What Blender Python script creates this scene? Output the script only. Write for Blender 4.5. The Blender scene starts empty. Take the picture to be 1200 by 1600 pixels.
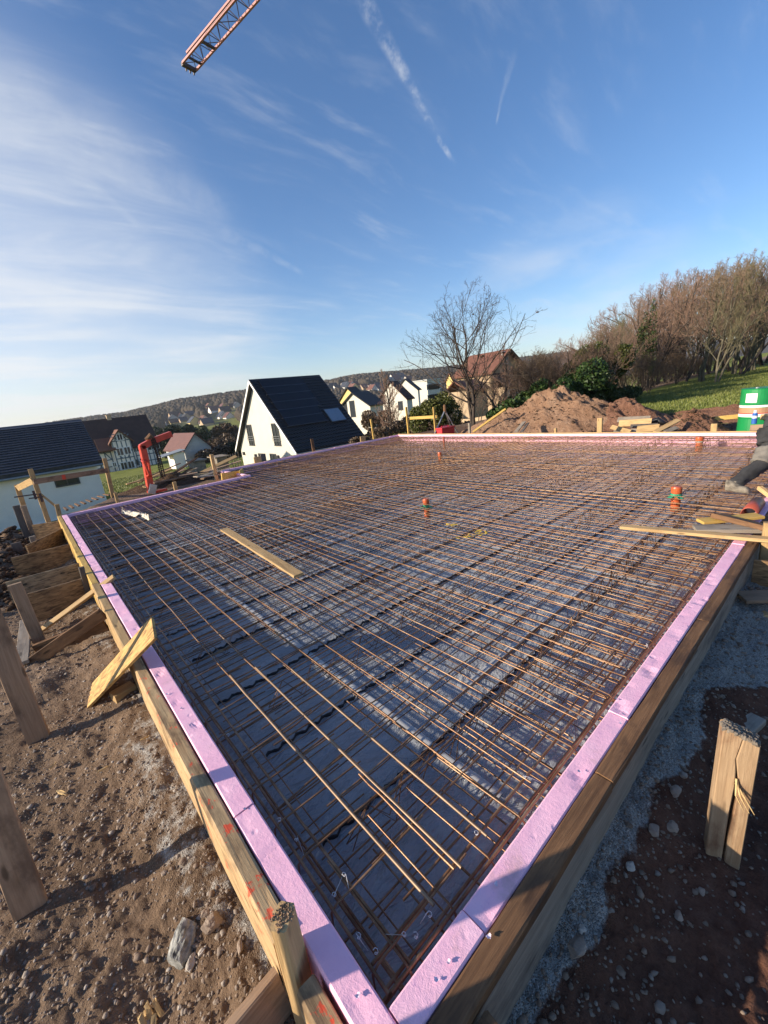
import bpy, bmesh, math, random
import numpy as np
from mathutils import Vector, Matrix
random.seed(7); rng = np.random.default_rng(7)
SC = bpy.context.scene; COL = SC.collection
R = math.radians

# ------------------------------------------------------------------ camera
CAM = np.array([-0.3240, -0.6048, 1.5])
YAW, PIT, ROL = 0.878030077, -0.275066868, -0.115234155
FPX = 645.1                                   # focal length in pixels of the 1200x1600 photograph
_f = np.array([math.cos(YAW)*math.cos(PIT), math.sin(YAW)*math.cos(PIT), math.sin(PIT)])
_r = np.array([math.sin(YAW), -math.cos(YAW), 0.0]); _u = np.cross(_r, _f)
CR = math.cos(ROL)*_r + math.sin(ROL)*_u; CU = -math.sin(ROL)*_r + math.cos(ROL)*_u; CF = _f
cam = bpy.data.cameras.new('camera'); cam_o = bpy.data.objects.new('camera', cam); COL.objects.link(cam_o)
cam.sensor_fit = 'VERTICAL'; cam.sensor_height = 24; cam.lens = 24*FPX/1600
cam.clip_start = 0.02; cam.clip_end = 20000
M = Matrix.Identity(4)
for i in range(3):
    M[i][0] = CR[i]; M[i][1] = CU[i]; M[i][2] = -CF[i]; M[i][3] = CAM[i]
cam_o.matrix_world = M; SC.camera = cam_o

def ray(u, v): return CR*((u-600)/FPX) - CU*((v-800)/FPX) + CF
def onz(u, v, z): d = ray(u, v); return Vector(CAM + d*((z-CAM[2])/d[2]))
def onx(u, v, x): d = ray(u, v); return Vector(CAM + d*((x-CAM[0])/d[0]))
def ony(u, v, y): d = ray(u, v); return Vector(CAM + d*((y-CAM[1])/d[1]))
def atd(u, v, dep): return Vector(CAM + ray(u, v)*dep)
def pj(p):
    q = np.asarray(p, float)-CAM; w = q@CF
    return 600+FPX*(q@CR)/w, 800-FPX*(q@CU)/w, w
def topz(x, y, v):                             # height at which a vertical over (x, y) meets image row v
    lo, hi = -8.0, 40.0
    for _ in range(50):
        m = (lo+hi)/2
        q = pj((x, y, m))
        if q[2] > .05 and q[1] > v: lo = m
        else: hi = m
    return lo

# ------------------------------------------------------------------ light and sky
SUN_AZ, SUN_EL = 155.0, 17.2                   # direction to the sun, degrees from +x
sd = Vector((math.cos(R(SUN_AZ))*math.cos(R(SUN_EL)), math.sin(R(SUN_AZ))*math.cos(R(SUN_EL)), math.sin(R(SUN_EL))))
sun = bpy.data.lights.new('sun', 'SUN'); sun_o = bpy.data.objects.new('sun', sun); COL.objects.link(sun_o)
sun.energy = 5.0; sun.angle = R(0.55); sun.color = (1.0, 0.86, 0.68)
sun_o.rotation_euler = sd.to_track_quat('Z', 'Y').to_euler()
SC.view_settings.view_transform = 'Standard'; SC.view_settings.look = 'None'
SC.view_settings.exposure = 0.76; SC.view_settings.gamma = 1.0
SKY = 0.108
HAZE = 0.00017

class NT:
    """small helper for writing node trees"""
    def __init__(s, tree): s.t = tree; s.n = tree.nodes; s.l = tree.links
    def node(s, typ, **kw):
        n = s.n.new(typ)
        for k, v in kw.items():
            if k in n.inputs: s.put(n.inputs[k], v)
            else: setattr(n, k, v)
        return n
    def put(s, sock, v):
        if isinstance(v, bpy.types.NodeSocket): s.l.new(v, sock)
        else: sock.default_value = v
    def math(s, op, a, b=0.0, c=0.0, clamp=False):
        n = s.n.new('ShaderNodeMath'); n.operation = op; n.use_clamp = clamp
        for i, v in enumerate((a, b, c)): s.put(n.inputs[i], v)
        return n.outputs[0]
    def vmath(s, op, a, b=(0, 0, 0)):
        n = s.n.new('ShaderNodeVectorMath'); n.operation = op
        s.put(n.inputs[0], a); s.put(n.inputs[1], b)
        return n.outputs['Value'] if op == 'DOT_PRODUCT' else n.outputs[0]
    def mix(s, f, a, b, mode='MIX'):
        n = s.n.new('ShaderNodeMix'); n.data_type = 'RGBA'; n.blend_type = mode
        s.put(n.inputs[0], f); s.put(n.inputs[6], a); s.put(n.inputs[7], b)
        return n.outputs[2]
    def mapr(s, v, a, b, c=0.0, d=1.0, smooth=True):
        n = s.n.new('ShaderNodeMapRange'); n.interpolation_type = 'SMOOTHSTEP' if smooth else 'LINEAR'
        s.put(n.inputs[0], v)
        for i, q in enumerate((a, b, c, d)): s.put(n.inputs[i+1], q)
        return n.outputs[0]
    def noise(s, vec, scale, detail=4.0, rough=0.55, dist=0.0):
        n = s.n.new('ShaderNodeTexNoise'); s.put(n.inputs['Vector'], vec)
        n.inputs['Scale'].default_value = scale; n.inputs['Detail'].default_value = detail
        n.inputs['Roughness'].default_value = rough; n.inputs['Distortion'].default_value = dist
        return n.outputs[0]
    def scale(s, vec, sc, rot=(0, 0, 0), loc=(0, 0, 0)):
        n = s.n.new('ShaderNodeMapping'); s.put(n.inputs[0], vec)
        n.inputs['Scale'].default_value = sc; n.inputs['Rotation'].default_value = rot; n.inputs['Location'].default_value = loc
        return n.outputs[0]
    def ramp(s, f, stops):
        n = s.n.new('ShaderNodeValToRGB'); s.put(n.inputs[0], f); e = n.color_ramp.elements
        while len(e) < len(stops): e.new(0.5)
        for q, (p, c) in zip(e, stops): q.position = p; q.color = (*c, 1) if len(c) == 3 else c
        return n.outputs[0]

w = bpy.data.worlds.new('World'); SC.world = w; w.use_nodes = True
T = NT(w.node_tree); T.n.clear()
sky = T.node('ShaderNodeTexSky'); sky.sky_type = 'NISHITA'; sky.sun_disc = False
sky.sun_elevation = R(SUN_EL); sky.sun_rotation = R(90-SUN_AZ); sky.air_density = 1.0; sky.dust_density = 0.4; sky.ozone_density = 2.6; sky.altitude = 200
dirn = T.node('ShaderNodeTexCoord').outputs['Generated']
def nrm(v): v = np.asarray(v, float); return v/np.linalg.norm(v)
sep = T.node('ShaderNodeSeparateXYZ', Vector=dirn)
zz = T.math('MAXIMUM', sep.outputs[2], 0.0)
flat = T.node('ShaderNodeCombineXYZ', X=T.math('DIVIDE', sep.outputs[0], T.math('ADD', zz, 0.18)), Y=T.math('DIVIDE', sep.outputs[1], T.math('ADD', zz, 0.18)))
flat = flat.outputs[0]
warp = T.node('ShaderNodeTexNoise', Vector=flat); warp.inputs['Scale'].default_value = 0.9; warp.inputs['Detail'].default_value = 3
fw = T.vmath('ADD', flat, T.vmath('SCALE', T.vmath('SUBTRACT', warp.outputs[1], (0.5, 0.5, 0.5)), (0, 0, 0)))
fw.node.inputs[1].links[0].from_node.inputs['Scale'].default_value = 0.35
def blob(u, v, inner, outer):
    d = nrm(ray(u, v)); return T.mapr(T.vmath('DOT_PRODUCT', dirn, tuple(d)), math.cos(R(outer)), math.cos(R(inner)))
cirrus = T.noise(T.scale(fw, (0.55, 1.9, 1), (0, 0, R(28))), 1.5, 8.0, 0.6, 0.6)
veil = T.noise(fw, 1.1, 6.0, 0.58)
fine = T.noise(T.scale(fw, (0.8, 3.2, 1), (0, 0, R(-20))), 4.0, 6.0, 0.62)
left = T.math('ADD', blob(110, 540, 2, 25), T.math('MULTIPLY', blob(440, 540, 2, 22), 0.35), clamp=True)
m1 = T.math('MULTIPLY', T.mapr(T.math('ADD', T.math('MULTIPLY', cirrus, 0.65), T.math('MULTIPLY', veil, 0.45)), 0.49, 0.92), left)
m2 = T.math('MULTIPLY', T.math('MULTIPLY', T.mapr(fine, 0.46, 0.80), T.mapr(cirrus, 0.38, 0.68)), 0.26)
m3 = T.math('MULTIPLY', T.mapr(veil, 0.38, 0.72), T.math('MULTIPLY', blob(900, 500, 2, 15), 0.45))
m4 = T.math('MULTIPLY', T.math('MULTIPLY', blob(-40, 650, 2, 36), 0.86), T.mapr(T.math('ADD', T.math('MULTIPLY', cirrus, .6), T.math('MULTIPLY', veil, .4)), .36, .64, .50, 1.0))
def trail(a, b, wdeg, amt, seed, lumps=(0.35, 0.62), lo=.2):
    A, B = nrm(ray(*a)), nrm(ray(*b)); n = nrm(np.cross(A, B)); t = nrm(np.cross(n, A)); L = math.atan2(B@t, B@A)
    wob = T.noise(T.vmath('ADD', dirn, (seed, 0, 0)), 9.0, 5.0, 0.6)
    off = T.math('ADD', T.vmath('DOT_PRODUCT', dirn, tuple(n)), T.math('MULTIPLY', T.math('SUBTRACT', wob, 0.5), 0.016))
    along = T.math('DIVIDE', T.math('ARCTAN2', T.vmath('DOT_PRODUCT', dirn, tuple(t)), T.vmath('DOT_PRODUCT', dirn, tuple(A))), L)
    wid = T.math('MULTIPLY', T.mapr(along, -0.1, 1.0, 1.5, 0.6), R(wdeg))
    core = T.math('SUBTRACT', 1.0, T.mapr(T.math('ABSOLUTE', off), T.math('MULTIPLY', wid, 0.15), wid))
    ends = T.math('MULTIPLY', T.mapr(along, -0.25, 0.2), T.math('SUBTRACT', 1.0, T.mapr(along, 0.93, 1.06)))
    lum = T.mapr(T.noise(T.vmath('ADD', dirn, (0, seed, 0)), 26.0, 6.0, 0.65), lumps[0], lumps[1], lo, 1.0)
    return T.math('MULTIPLY', T.math('MULTIPLY', core, ends), T.math('MULTIPLY', lum, amt))
tr1 = trail((565, -10), (706, 252), .62, 0.46, 3.1, (.40, .68), .03)
tr2 = trail((800, 95), (776, 192), 0.3, 0.18, 5.3)
tr3 = trail((340, 358), (470, 425), 0.7, 0.14, 7.7)
tr4 = trail((115, 270), (215, 350), 0.8, 0.10, 9.2)
tr5 = trail((-60, 130), (360, 330), 4.0, 0.13, 13.7, (.3, .7))
cover = m1
for q in (m2, m3, m4, tr1, tr2, tr3, tr4, tr5):
    cover = T.math('SUBTRACT', 1.0, T.math('MULTIPLY', T.math('SUBTRACT', 1.0, cover), T.math('SUBTRACT', 1.0, q)))
skyc = T.node('ShaderNodeHueSaturation', Color=sky.outputs[0]); skyc.inputs['Saturation'].default_value = 1.16; skyc.inputs['Value'].default_value = 1.0
col = T.mix(T.math('MULTIPLY', cover, 0.92, clamp=True), T.mix(1.0, skyc.outputs[0], (1.0, .97, 1.06, 1), 'MULTIPLY'), (5.0, 5.1, 5.2, 1))
bg = T.node('ShaderNodeBackground', Color=col, Strength=SKY)
T.l.new(bg.outputs[0], T.node('ShaderNodeOutputWorld').inputs[0])

# ------------------------------------------------------------------ object helpers
def put(o, label=None, cat=None, group=None, kind=None):
    if label: o['label'] = label
    if cat: o['category'] = cat
    if group: o['group'] = group
    if kind: o['kind'] = kind
    return o
def empty(name, loc=(0, 0, 0)):
    o = bpy.data.objects.new(name, None); COL.objects.link(o); o.location = loc; o.empty_display_size = .1; return o
def world_of(p):
    m = p.matrix_basis.copy()
    return world_of(p.parent) @ p.matrix_parent_inverse @ m if p.parent else m
def link(name, me, mats, parent=None, smooth=False):
    o = bpy.data.objects.new(name, me); COL.objects.link(o)
    for m in (mats if isinstance(mats, (list, tuple)) else [mats]):
        if not len(me.materials) or isinstance(mats, (list, tuple)): me.materials.append(m)
    if smooth: me.polygons.foreach_set('use_smooth', [True]*len(me.polygons))
    if parent is not None: o.parent = parent; o.matrix_parent_inverse = world_of(parent).inverted()
    return o
class MB:
    def __init__(s): s.v = []; s.f = []; s.m = []
    def add(s, vs, fs, mi=0):
        k = len(s.v); s.v.extend([tuple(x) for x in vs]); s.f.extend([tuple(i+k for i in f) for f in fs]); s.m.extend([mi]*len(fs))
    def box(s, a, b, mi=0):
        x0, y0, z0 = a; x1, y1, z1 = b
        s.add([(x0,y0,z0),(x1,y0,z0),(x1,y1,z0),(x0,y1,z0),(x0,y0,z1),(x1,y0,z1),(x1,y1,z1),(x0,y1,z1)],
              [(0,3,2,1),(4,5,6,7),(0,1,5,4),(1,2,6,5),(2,3,7,6),(3,0,4,7)], mi)
    def beam(s, A, B, w, t, n=(0, 0, 1), mi=0):        # box from A to B, width w across, thickness t along n
        A, B = Vector(A), Vector(B); X = (B-A).normalized(); N = Vector(n); N = (N-X*N.dot(X)).normalized(); Y = N.cross(X)
        vs = [P + Y*(w/2*i) + N*(t/2*j) for P in (A, B) for i, j in ((-1,-1),(1,-1),(1,1),(-1,1))]
        s.add(vs, [(0,1,2,3),(7,6,5,4),(0,4,5,1),(1,5,6,2),(2,6,7,3),(3,7,4,0)], mi)
    def tube(s, pts, rad, n=8, mi=0, cap=True):
        pts = [Vector(p) for p in pts]; k = len(s.v); m = len(pts); rad = rad if isinstance(rad, (list, tuple)) else [rad]*m
        ref = None
        for i, p in enumerate(pts):
            d = (pts[min(i+1, m-1)]-pts[max(i-1, 0)])
            d = d.normalized() if d.length > 1e-9 else Vector((0, 0, 1))
            if ref is None: ref = Vector((0, 0, 1)) if abs(d.z) < .9 else Vector((1, 0, 0))
            a = (ref-d*ref.dot(d)).normalized(); b = d.cross(a); ref = a
            for j in range(n):
                q = 2*math.pi*j/n; s.v.append(tuple(p+(a*math.cos(q)+b*math.sin(q))*rad[i]))
        for i in range(m-1):
            for j in range(n):
                s.f.append((k+i*n+j, k+i*n+(j+1)%n, k+(i+1)*n+(j+1)%n, k+(i+1)*n+j)); s.m.append(mi)
        if cap:
            s.f.append(tuple(k+j for j in reversed(range(n)))); s.m.append(mi)
            s.f.append(tuple(k+(m-1)*n+j for j in range(n))); s.m.append(mi)
    def prism(s, poly, vec, mi=0):                     # planar polygon extruded along vec
        p = [Vector(q) for q in poly]; v = Vector(vec); n = len(p)
        s.add(p+[q+v for q in p], [tuple(reversed(range(n))), tuple(range(n, 2*n))]+[(i, (i+1)%n, n+(i+1)%n, n+i) for i in range(n)], mi)
    def mesh(s, name):
        me = bpy.data.meshes.new(name); me.from_pydata(s.v, [], s.f); me.polygons.foreach_set('material_index', s.m); me.update()
        bm = bmesh.new(); bm.from_mesh(me); bmesh.ops.recalc_face_normals(bm, faces=bm.faces); bm.to_mesh(me); bm.free(); return me
    def build(s, name, mats, parent=None, smooth=False, bevel=0):
        me = s.mesh(name)
        if bevel:
            bm = bmesh.new(); bm.from_mesh(me)
            bmesh.ops.bevel(bm, geom=bm.edges[:], offset=bevel, segments=1, affect='EDGES', profile=.5); bm.to_mesh(me); bm.free()
        return link(name, me, mats, parent, smooth)
def np_mesh(name, V, Q, mats, parent=None, smooth=False):
    V = np.asarray(V, np.float32); Q = np.asarray(Q, np.int32); k = Q.shape[1]
    me = bpy.data.meshes.new(name); me.vertices.add(len(V)); me.vertices.foreach_set('co', V.ravel())
    me.loops.add(Q.size); me.loops.foreach_set('vertex_index', Q.ravel())
    me.polygons.add(len(Q)); me.polygons.foreach_set('loop_start', np.arange(0, Q.size, k, dtype=np.int32)); me.update(calc_edges=True)
    return link(name, me, mats, parent, smooth)
def grid_quads(nx, ny):
    i, j = np.meshgrid(np.arange(nx-1), np.arange(ny-1), indexing='ij'); a = (i*ny+j).ravel()
    return np.stack([a, a+ny, a+ny+1, a+1], 1)
def tubes_np(P, Rr, n=5):                               # P: (B, m, 3) polylines, Rr: (B, m) radii -> verts, quads
    B, m, _ = P.shape; d = np.empty_like(P); d[:, 1:-1] = P[:, 2:]-P[:, :-2]; d[:, 0] = P[:, 1]-P[:, 0]; d[:, -1] = P[:, -1]-P[:, -2]
    d /= np.linalg.norm(d, axis=2, keepdims=True)+1e-12
    ref = np.where(np.abs(d[:, :1, 2:3]) < .9, np.array([0, 0, 1.0]), np.array([1.0, 0, 0])); ref = np.broadcast_to(ref, d.shape)
    a = ref-d*(ref*d).sum(2, keepdims=True); a /= np.linalg.norm(a, axis=2, keepdims=True); b = np.cross(d, a)
    q = np.arange(n)*2*np.pi/n
    V = P[:, :, None]+(a[:, :, None]*np.cos(q)[None, None, :, None]+b[:, :, None]*np.sin(q)[None, None, :, None])*Rr[:, :, None, None]
    base = (np.arange(B)[:, None, None]*m+np.arange(m-1)[None, :, None])*n; j = np.arange(n)[None, None]; j2 = (j+1) % n
    Q = np.stack([base+j, base+j2, base+n+j2, base+n+j], 3).reshape(-1, 4)
    return V.reshape(-1, 3), Q

# lattice noise in numpy (for real relief)
_perm = np.random.default_rng(3).random((256, 256))
def vnoise(x, y):
    xi = np.floor(x).astype(int); yi = np.floor(y).astype(int); fx = x-xi; fy = y-yi
    fx = fx*fx*(3-2*fx); fy = fy*fy*(3-2*fy)
    g = lambda i, j: _perm[i & 255, j & 255]
    return (g(xi, yi)*(1-fx)+g(xi+1, yi)*fx)*(1-fy)+(g(xi, yi+1)*(1-fx)+g(xi+1, yi+1)*fx)*fy - .5
def fbm(x, y, o=4, gain=.5):
    s = 0; a = 1.0
    for k in range(o): s = s+a*vnoise(x*2**k+17.3*k, y*2**k-9.1*k); a *= gain
    return s
def sstep(x, a, b): t = np.clip((x-a)/(b-a), 0, 1); return t*t*(3-2*t)
# ------------------------------------------------------------------ materials
def mat(name):
    m = bpy.data.materials.new(name); m.use_nodes = True; t = NT(m.node_tree); t.n.clear()
    b = t.node('ShaderNodeBsdfPrincipled'); o = t.node('ShaderNodeOutputMaterial'); t.l.new(b.outputs[0], o.inputs[0])
    t.b = b; t.o = o; return m, t
def bump(t, h, strength, dist=0.01):
    n = t.node('ShaderNodeBump', Height=h); n.inputs['Strength'].default_value = strength; n.inputs['Distance'].default_value = dist
    t.l.new(n.outputs[0], t.b.inputs['Normal']); return n
def plain(name, c, rough=.6, metal=0.0, var=.12, scale=6.0, bmp=0.0, bscale=40.0, spec=None):
    m, t = mat(name); co = t.node('ShaderNodeTexCoord').outputs['Object']
    n = t.noise(co, scale, 5, .6)
    lo = tuple(x*(1-var) for x in c); hi = tuple(min(1, x*(1+var)) for x in c)
    t.put(t.b.inputs['Base Color'], t.ramp(n, [(.3, lo), (.7, hi)])); t.b.inputs['Roughness'].default_value = rough; t.b.inputs['Metallic'].default_value = metal
    if spec is not None: t.b.inputs['Specular IOR Level'].default_value = spec
    if bmp: bump(t, t.noise(co, bscale, 4, .6), bmp, .006)
    return m
def wood(name, light, dark, rough=.75, stain=None, grain=1.0, red=False):
    m, t = mat(name); co = t.node('ShaderNodeTexCoord').outputs['Object']; rnd = t.node('ShaderNodeObjectInfo').outputs['Random']
    off = t.node('ShaderNodeCombineXYZ', X=t.math('MULTIPLY', rnd, 31.0), Y=t.math('MULTIPLY', rnd, 17.0), Z=t.math('MULTIPLY', rnd, 53.0)).outputs[0]
    v = t.vmath('ADD', co, off)
    g1 = t.noise(t.scale(v, (1.6, 26, 26)), 1.6, 7, .62, .8); g2 = t.noise(t.scale(v, (6, 160, 160)), 1.0, 4, .6); blot = t.noise(t.scale(v, (2.5, 7, 7)), 1.3, 5, .6)
    f = t.math('ADD', t.math('MULTIPLY', g1, .75), t.math('MULTIPLY', g2, .25))
    c = t.ramp(f, [(.33, dark), (.5, tuple((a+b)/2 for a, b in zip(light, dark))), (.66, light)])
    c = t.mix(t.mapr(blot, .5, .75, 0, .55), c, (*tuple(x*.55 for x in dark), 1))
    kn = t.node('ShaderNodeTexVoronoi', Vector=t.scale(v, (3.2, 13, 13))); kn.inputs['Scale'].default_value = 1.0
    c = t.mix(t.mapr(kn.outputs['Distance'], .07, .16, .8, 0), c, (*tuple(x*.35 for x in dark), 1))
    if stain: c = t.mix(t.mapr(t.noise(t.scale(v, (3, 6, 6)), 1.0, 6, .65), .48, .66, 0, .8), c, (*stain, 1))
    hs = t.node('ShaderNodeHueSaturation', Color=c); t.put(hs.inputs['Value'], t.mapr(rnd, 0, 1, .82, 1.15, False))
    if red:
        pr = t.mapr(t.noise(t.scale(v, (14, 20, 20)), 1.0, 5, .7), .60, .66)
        c2 = t.mix(t.math('MULTIPLY', pr, .85), hs.outputs[0], (.75, .07, .03, 1))
    else: c2 = hs.outputs[0]
    t.put(t.b.inputs['Base Color'], c2); t.b.inputs['Roughness'].default_value = rough; t.b.inputs['Specular IOR Level'].default_value = .25
    bump(t, t.math('ADD', f, t.math('MULTIPLY', g2, .6)), .5*grain, .004); return m
def osb(name, a, b, dk):
    m, t = mat(name); co = t.node('ShaderNodeTexCoord').outputs['Object']; rnd = t.node('ShaderNodeObjectInfo').outputs['Random']
    v = t.vmath('ADD', co, t.node('ShaderNodeCombineXYZ', X=t.math('MULTIPLY', rnd, 9.0), Y=t.math('MULTIPLY', rnd, 5.0), Z=0.0).outputs[0])
    cs = []
    for k, (ang, sc) in enumerate(((12, (16, 62, 40)), (-33, (18, 70, 40)), (70, (20, 80, 40)))):
        vo = t.node('ShaderNodeTexVoronoi', Vector=t.scale(v, sc, (0, 0, R(ang)), (k*3.3, k*1.7, 0))); vo.inputs['Scale'].default_value = 1.0
        cs.append(t.node('ShaderNodeSeparateColor', Color=vo.outputs['Color']).outputs[0])
    sel = t.noise(v, 22, 2, .5)
    f = t.math('ADD', t.math('MULTIPLY', cs[0], .45), t.math('ADD', t.math('MULTIPLY', cs[1], .33), t.math('MULTIPLY', cs[2], .22)))
    gr = t.noise(t.scale(v, (9, 120, 50)), 1.0, 4, .6)
    f = t.math('ADD', t.math('MULTIPLY', f, .8), t.math('MULTIPLY', gr, .2))
    c = t.ramp(f, [(.2, dk), (.42, b), (.7, a)])
    c = t.mix(t.mapr(t.noise(v, 5, 5, .6), .5, .72, 0, .5), c, (*dk, 1))
    t.put(t.b.inputs['Base Color'], c); t.b.inputs['Roughness'].default_value = .7; t.b.inputs['Specular IOR Level'].default_value = .3
    bump(t, f, .5, .004); return m

M_PALE = wood('pale_new_timber', (.56, .39, .19), (.40, .25, .11))
M_YEL = wood('yellow_formwork_timber', (.62, .42, .13), (.46, .28, .07))
M_BROWN = wood('brown_used_timber', (.25, .135, .065), (.11, .056, .028), stain=(.07, .04, .025))
M_STAKE = wood('used_stake_timber', (.50, .35, .21), (.30, .19, .105), stain=(.17, .07, .035))
M_GREY = wood('grey_weathered_timber', (.34, .29, .23), (.19, .155, .12), stain=(.12, .10, .085))
M_GREYD = wood('dark_grey_timber', (.16, .135, .115), (.085, .07, .06))
M_MUD = wood('muddy_timber', (.42, .29, .19), (.26, .17, .105), stain=(.14, .09, .06))
M_RAIL = wood('painted_rail_timber', (.64, .46, .25), (.36, .23, .115), stain=(.13, .08, .045), red=True)
M_OSB = osb('osb_board', (.58, .37, .13), (.42, .25, .085), (.20, .11, .04))
M_OSBD = osb('osb_board_weathered', (.34, .21, .10), (.21, .125, .06), (.08, .045, .025))
M_OSBM = osb('osb_board_mouldy', (.36, .27, .16), (.25, .18, .11), (.035, .033, .025))

def mk_xps():
    m, t = mat('lilac_foam'); co = t.node('ShaderNodeTexCoord').outputs['Object']
    n = t.noise(co, 5, 6, .65); cell = t.noise(co, 260, 3, .6); gr = t.noise(co, 70, 4, .6)
    c = t.ramp(n, [(.28, (.87, .46, .62)), (.55, (.94, .54, .68)), (.8, (.95, .61, .73))])
    dirt = t.mapr(t.noise(co, 17, 6, .7), .60, .74, 0, .6)
    c = t.mix(dirt, c, (.62, .32, .55, 1)); c = t.mix(t.mapr(t.noise(co, 3.2, 6, .7), .54, .73, 0, .55), c, (.42, .28, .22, 1))
    t.put(t.b.inputs['Base Color'], c); t.b.inputs['Roughness'].default_value = .62; t.b.inputs['Specular IOR Level'].default_value = .3
    t.b.inputs['Subsurface Weight'].default_value = 0.0
    vo = t.node('ShaderNodeTexVoronoi', Vector=co); vo.inputs['Scale'].default_value = 9.0
    dent = t.mapr(vo.outputs['Distance'], .05, .16, 0, 1)
    bump(t, t.math('ADD', t.math('ADD', t.math('MULTIPLY', cell, .5), t.math('MULTIPLY', gr, .7)), t.math('MULTIPLY', dent, 1.4)), .55, .004); return m
M_XPS = mk_xps()
M_XPST = plain('torn_foam', (.80, .66, .78), .7, var=.2, scale=60, bmp=.8, bscale=150)
def mk_rust():
    m, t = mat('rusty_steel'); g = t.node('ShaderNodeNewGeometry'); co = g.outputs['Position']
    n = t.noise(co, 7, 6, .7); n2 = t.noise(co, 90, 3, .6)
    c = t.ramp(n, [(.3, (.10, .050, .027)), (.5, (.25, .13, .062)), (.68, (.38, .25, .15))])
    c = t.mix(t.mapr(n2, .55, .8, 0, .5), c, (.42, .22, .10, 1))
    t.put(t.b.inputs['Base Color'], c); t.b.inputs['Metallic'].default_value = .45; t.b.inputs['Roughness'].default_value = .42
    bump(t, t.noise(co, 160, 3, .6), .3, .002); return m
M_RUST = mk_rust()
M_STEEL = plain('bright_rebar_steel', (.26, .175, .11), .52, .4, .25, 9.0)
def mk_foil():
    m, t = mat('grey_foil'); co = t.node('ShaderNodeTexCoord').outputs['Object']
    n = t.noise(co, .8, 5, .6); d = t.noise(co, 6, 7, .7)
    c = t.ramp(n, [(.3, (.24, .265, .30)), (.7, (.42, .435, .45))])
    c = t.mix(t.mapr(d, .60, .80, 0, .35), c, (.55, .53, .50, 1))
    t.put(t.b.inputs['Base Color'], c); t.put(t.b.inputs['Roughness'], t.mapr(d, .3, .7, .08, .22)); t.b.inputs['Specular IOR Level'].default_value = .9
    w1 = t.noise(t.scale(co, (1, 2.6, 1), (0, 0, .5)), 3.5, 5, .55, 1.2); w2 = t.noise(t.scale(co, (1, 2.2, 1), (0, 0, -.7)), 16, 4, .55, 1.5)
    bump(t, t.math('ADD', w1, t.math('MULTIPLY', w2, .22)), 1.0, .06); return m
M_FOIL = mk_foil()
M_TAPE = plain('grey_tape', (.50, .50, .49), .45, var=.15, scale=12)
M_BLACKP = plain('black_plastic', (.012, .012, .013), .45)
M_ORPIPE = plain('orange_pipe', (.50, .10, .03), .38, var=.12, scale=14)
M_REDPIPE = plain('red_brown_pipe', (.34, .07, .04), .4, var=.12, scale=14)
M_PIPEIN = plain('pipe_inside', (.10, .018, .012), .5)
M_GREENT = plain('green_tape', (.03, .30, .16), .4, var=.25, scale=30)
M_TEAL = plain('grey_collar', (.42, .43, .36), .5)
M_REDSTEEL = plain('red_crane_steel', (.56, .055, .025), .4, var=.18, scale=5)
M_CHAIN = plain('dark_chain', (.05, .035, .028), .5, .7)
M_GALV = plain('galvanised_steel', (.42, .43, .44), .4, .6)
M_WHITEM = plain('white_metal', (.75, .75, .73), .4)
M_REDPL = plain('red_plastic', (.55, .02, .03), .4)
M_GREENP = plain('green_paint', (.012, .23, .065), .35, var=.12, scale=5)
M_WHITEP = plain('white_paint', (.80, .79, .76), .4, var=.05)
M_TAN = plain('tan_paint', (.42, .23, .13), .5)
M_BLUE = plain('blue_can', (.03, .12, .42), .35)
M_RAG = plain('pale_rag', (.62, .55, .44), .85, var=.25, scale=30, bmp=.6, bscale=90)
M_TIE = plain('white_tie', (.60, .60, .62), .35)
M_YBIT = plain('yellow_bits', (.55, .38, .03), .6)
M_CONC = plain('concrete', (.26, .26, .24), .9, var=.75, scale=32, bmp=1.0, bscale=45)
M_STONE = plain('warm_stone', (.30, .23, .175), .8, var=.3, scale=16, bmp=.7, bscale=70)
M_STONEW = plain('pale_stone', (.45, .40, .34), .8, var=.25, scale=16, bmp=.5, bscale=70)
M_SPLINT = wood('splintered_wood', (.66, .48, .24), (.50, .33, .14))

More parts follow.
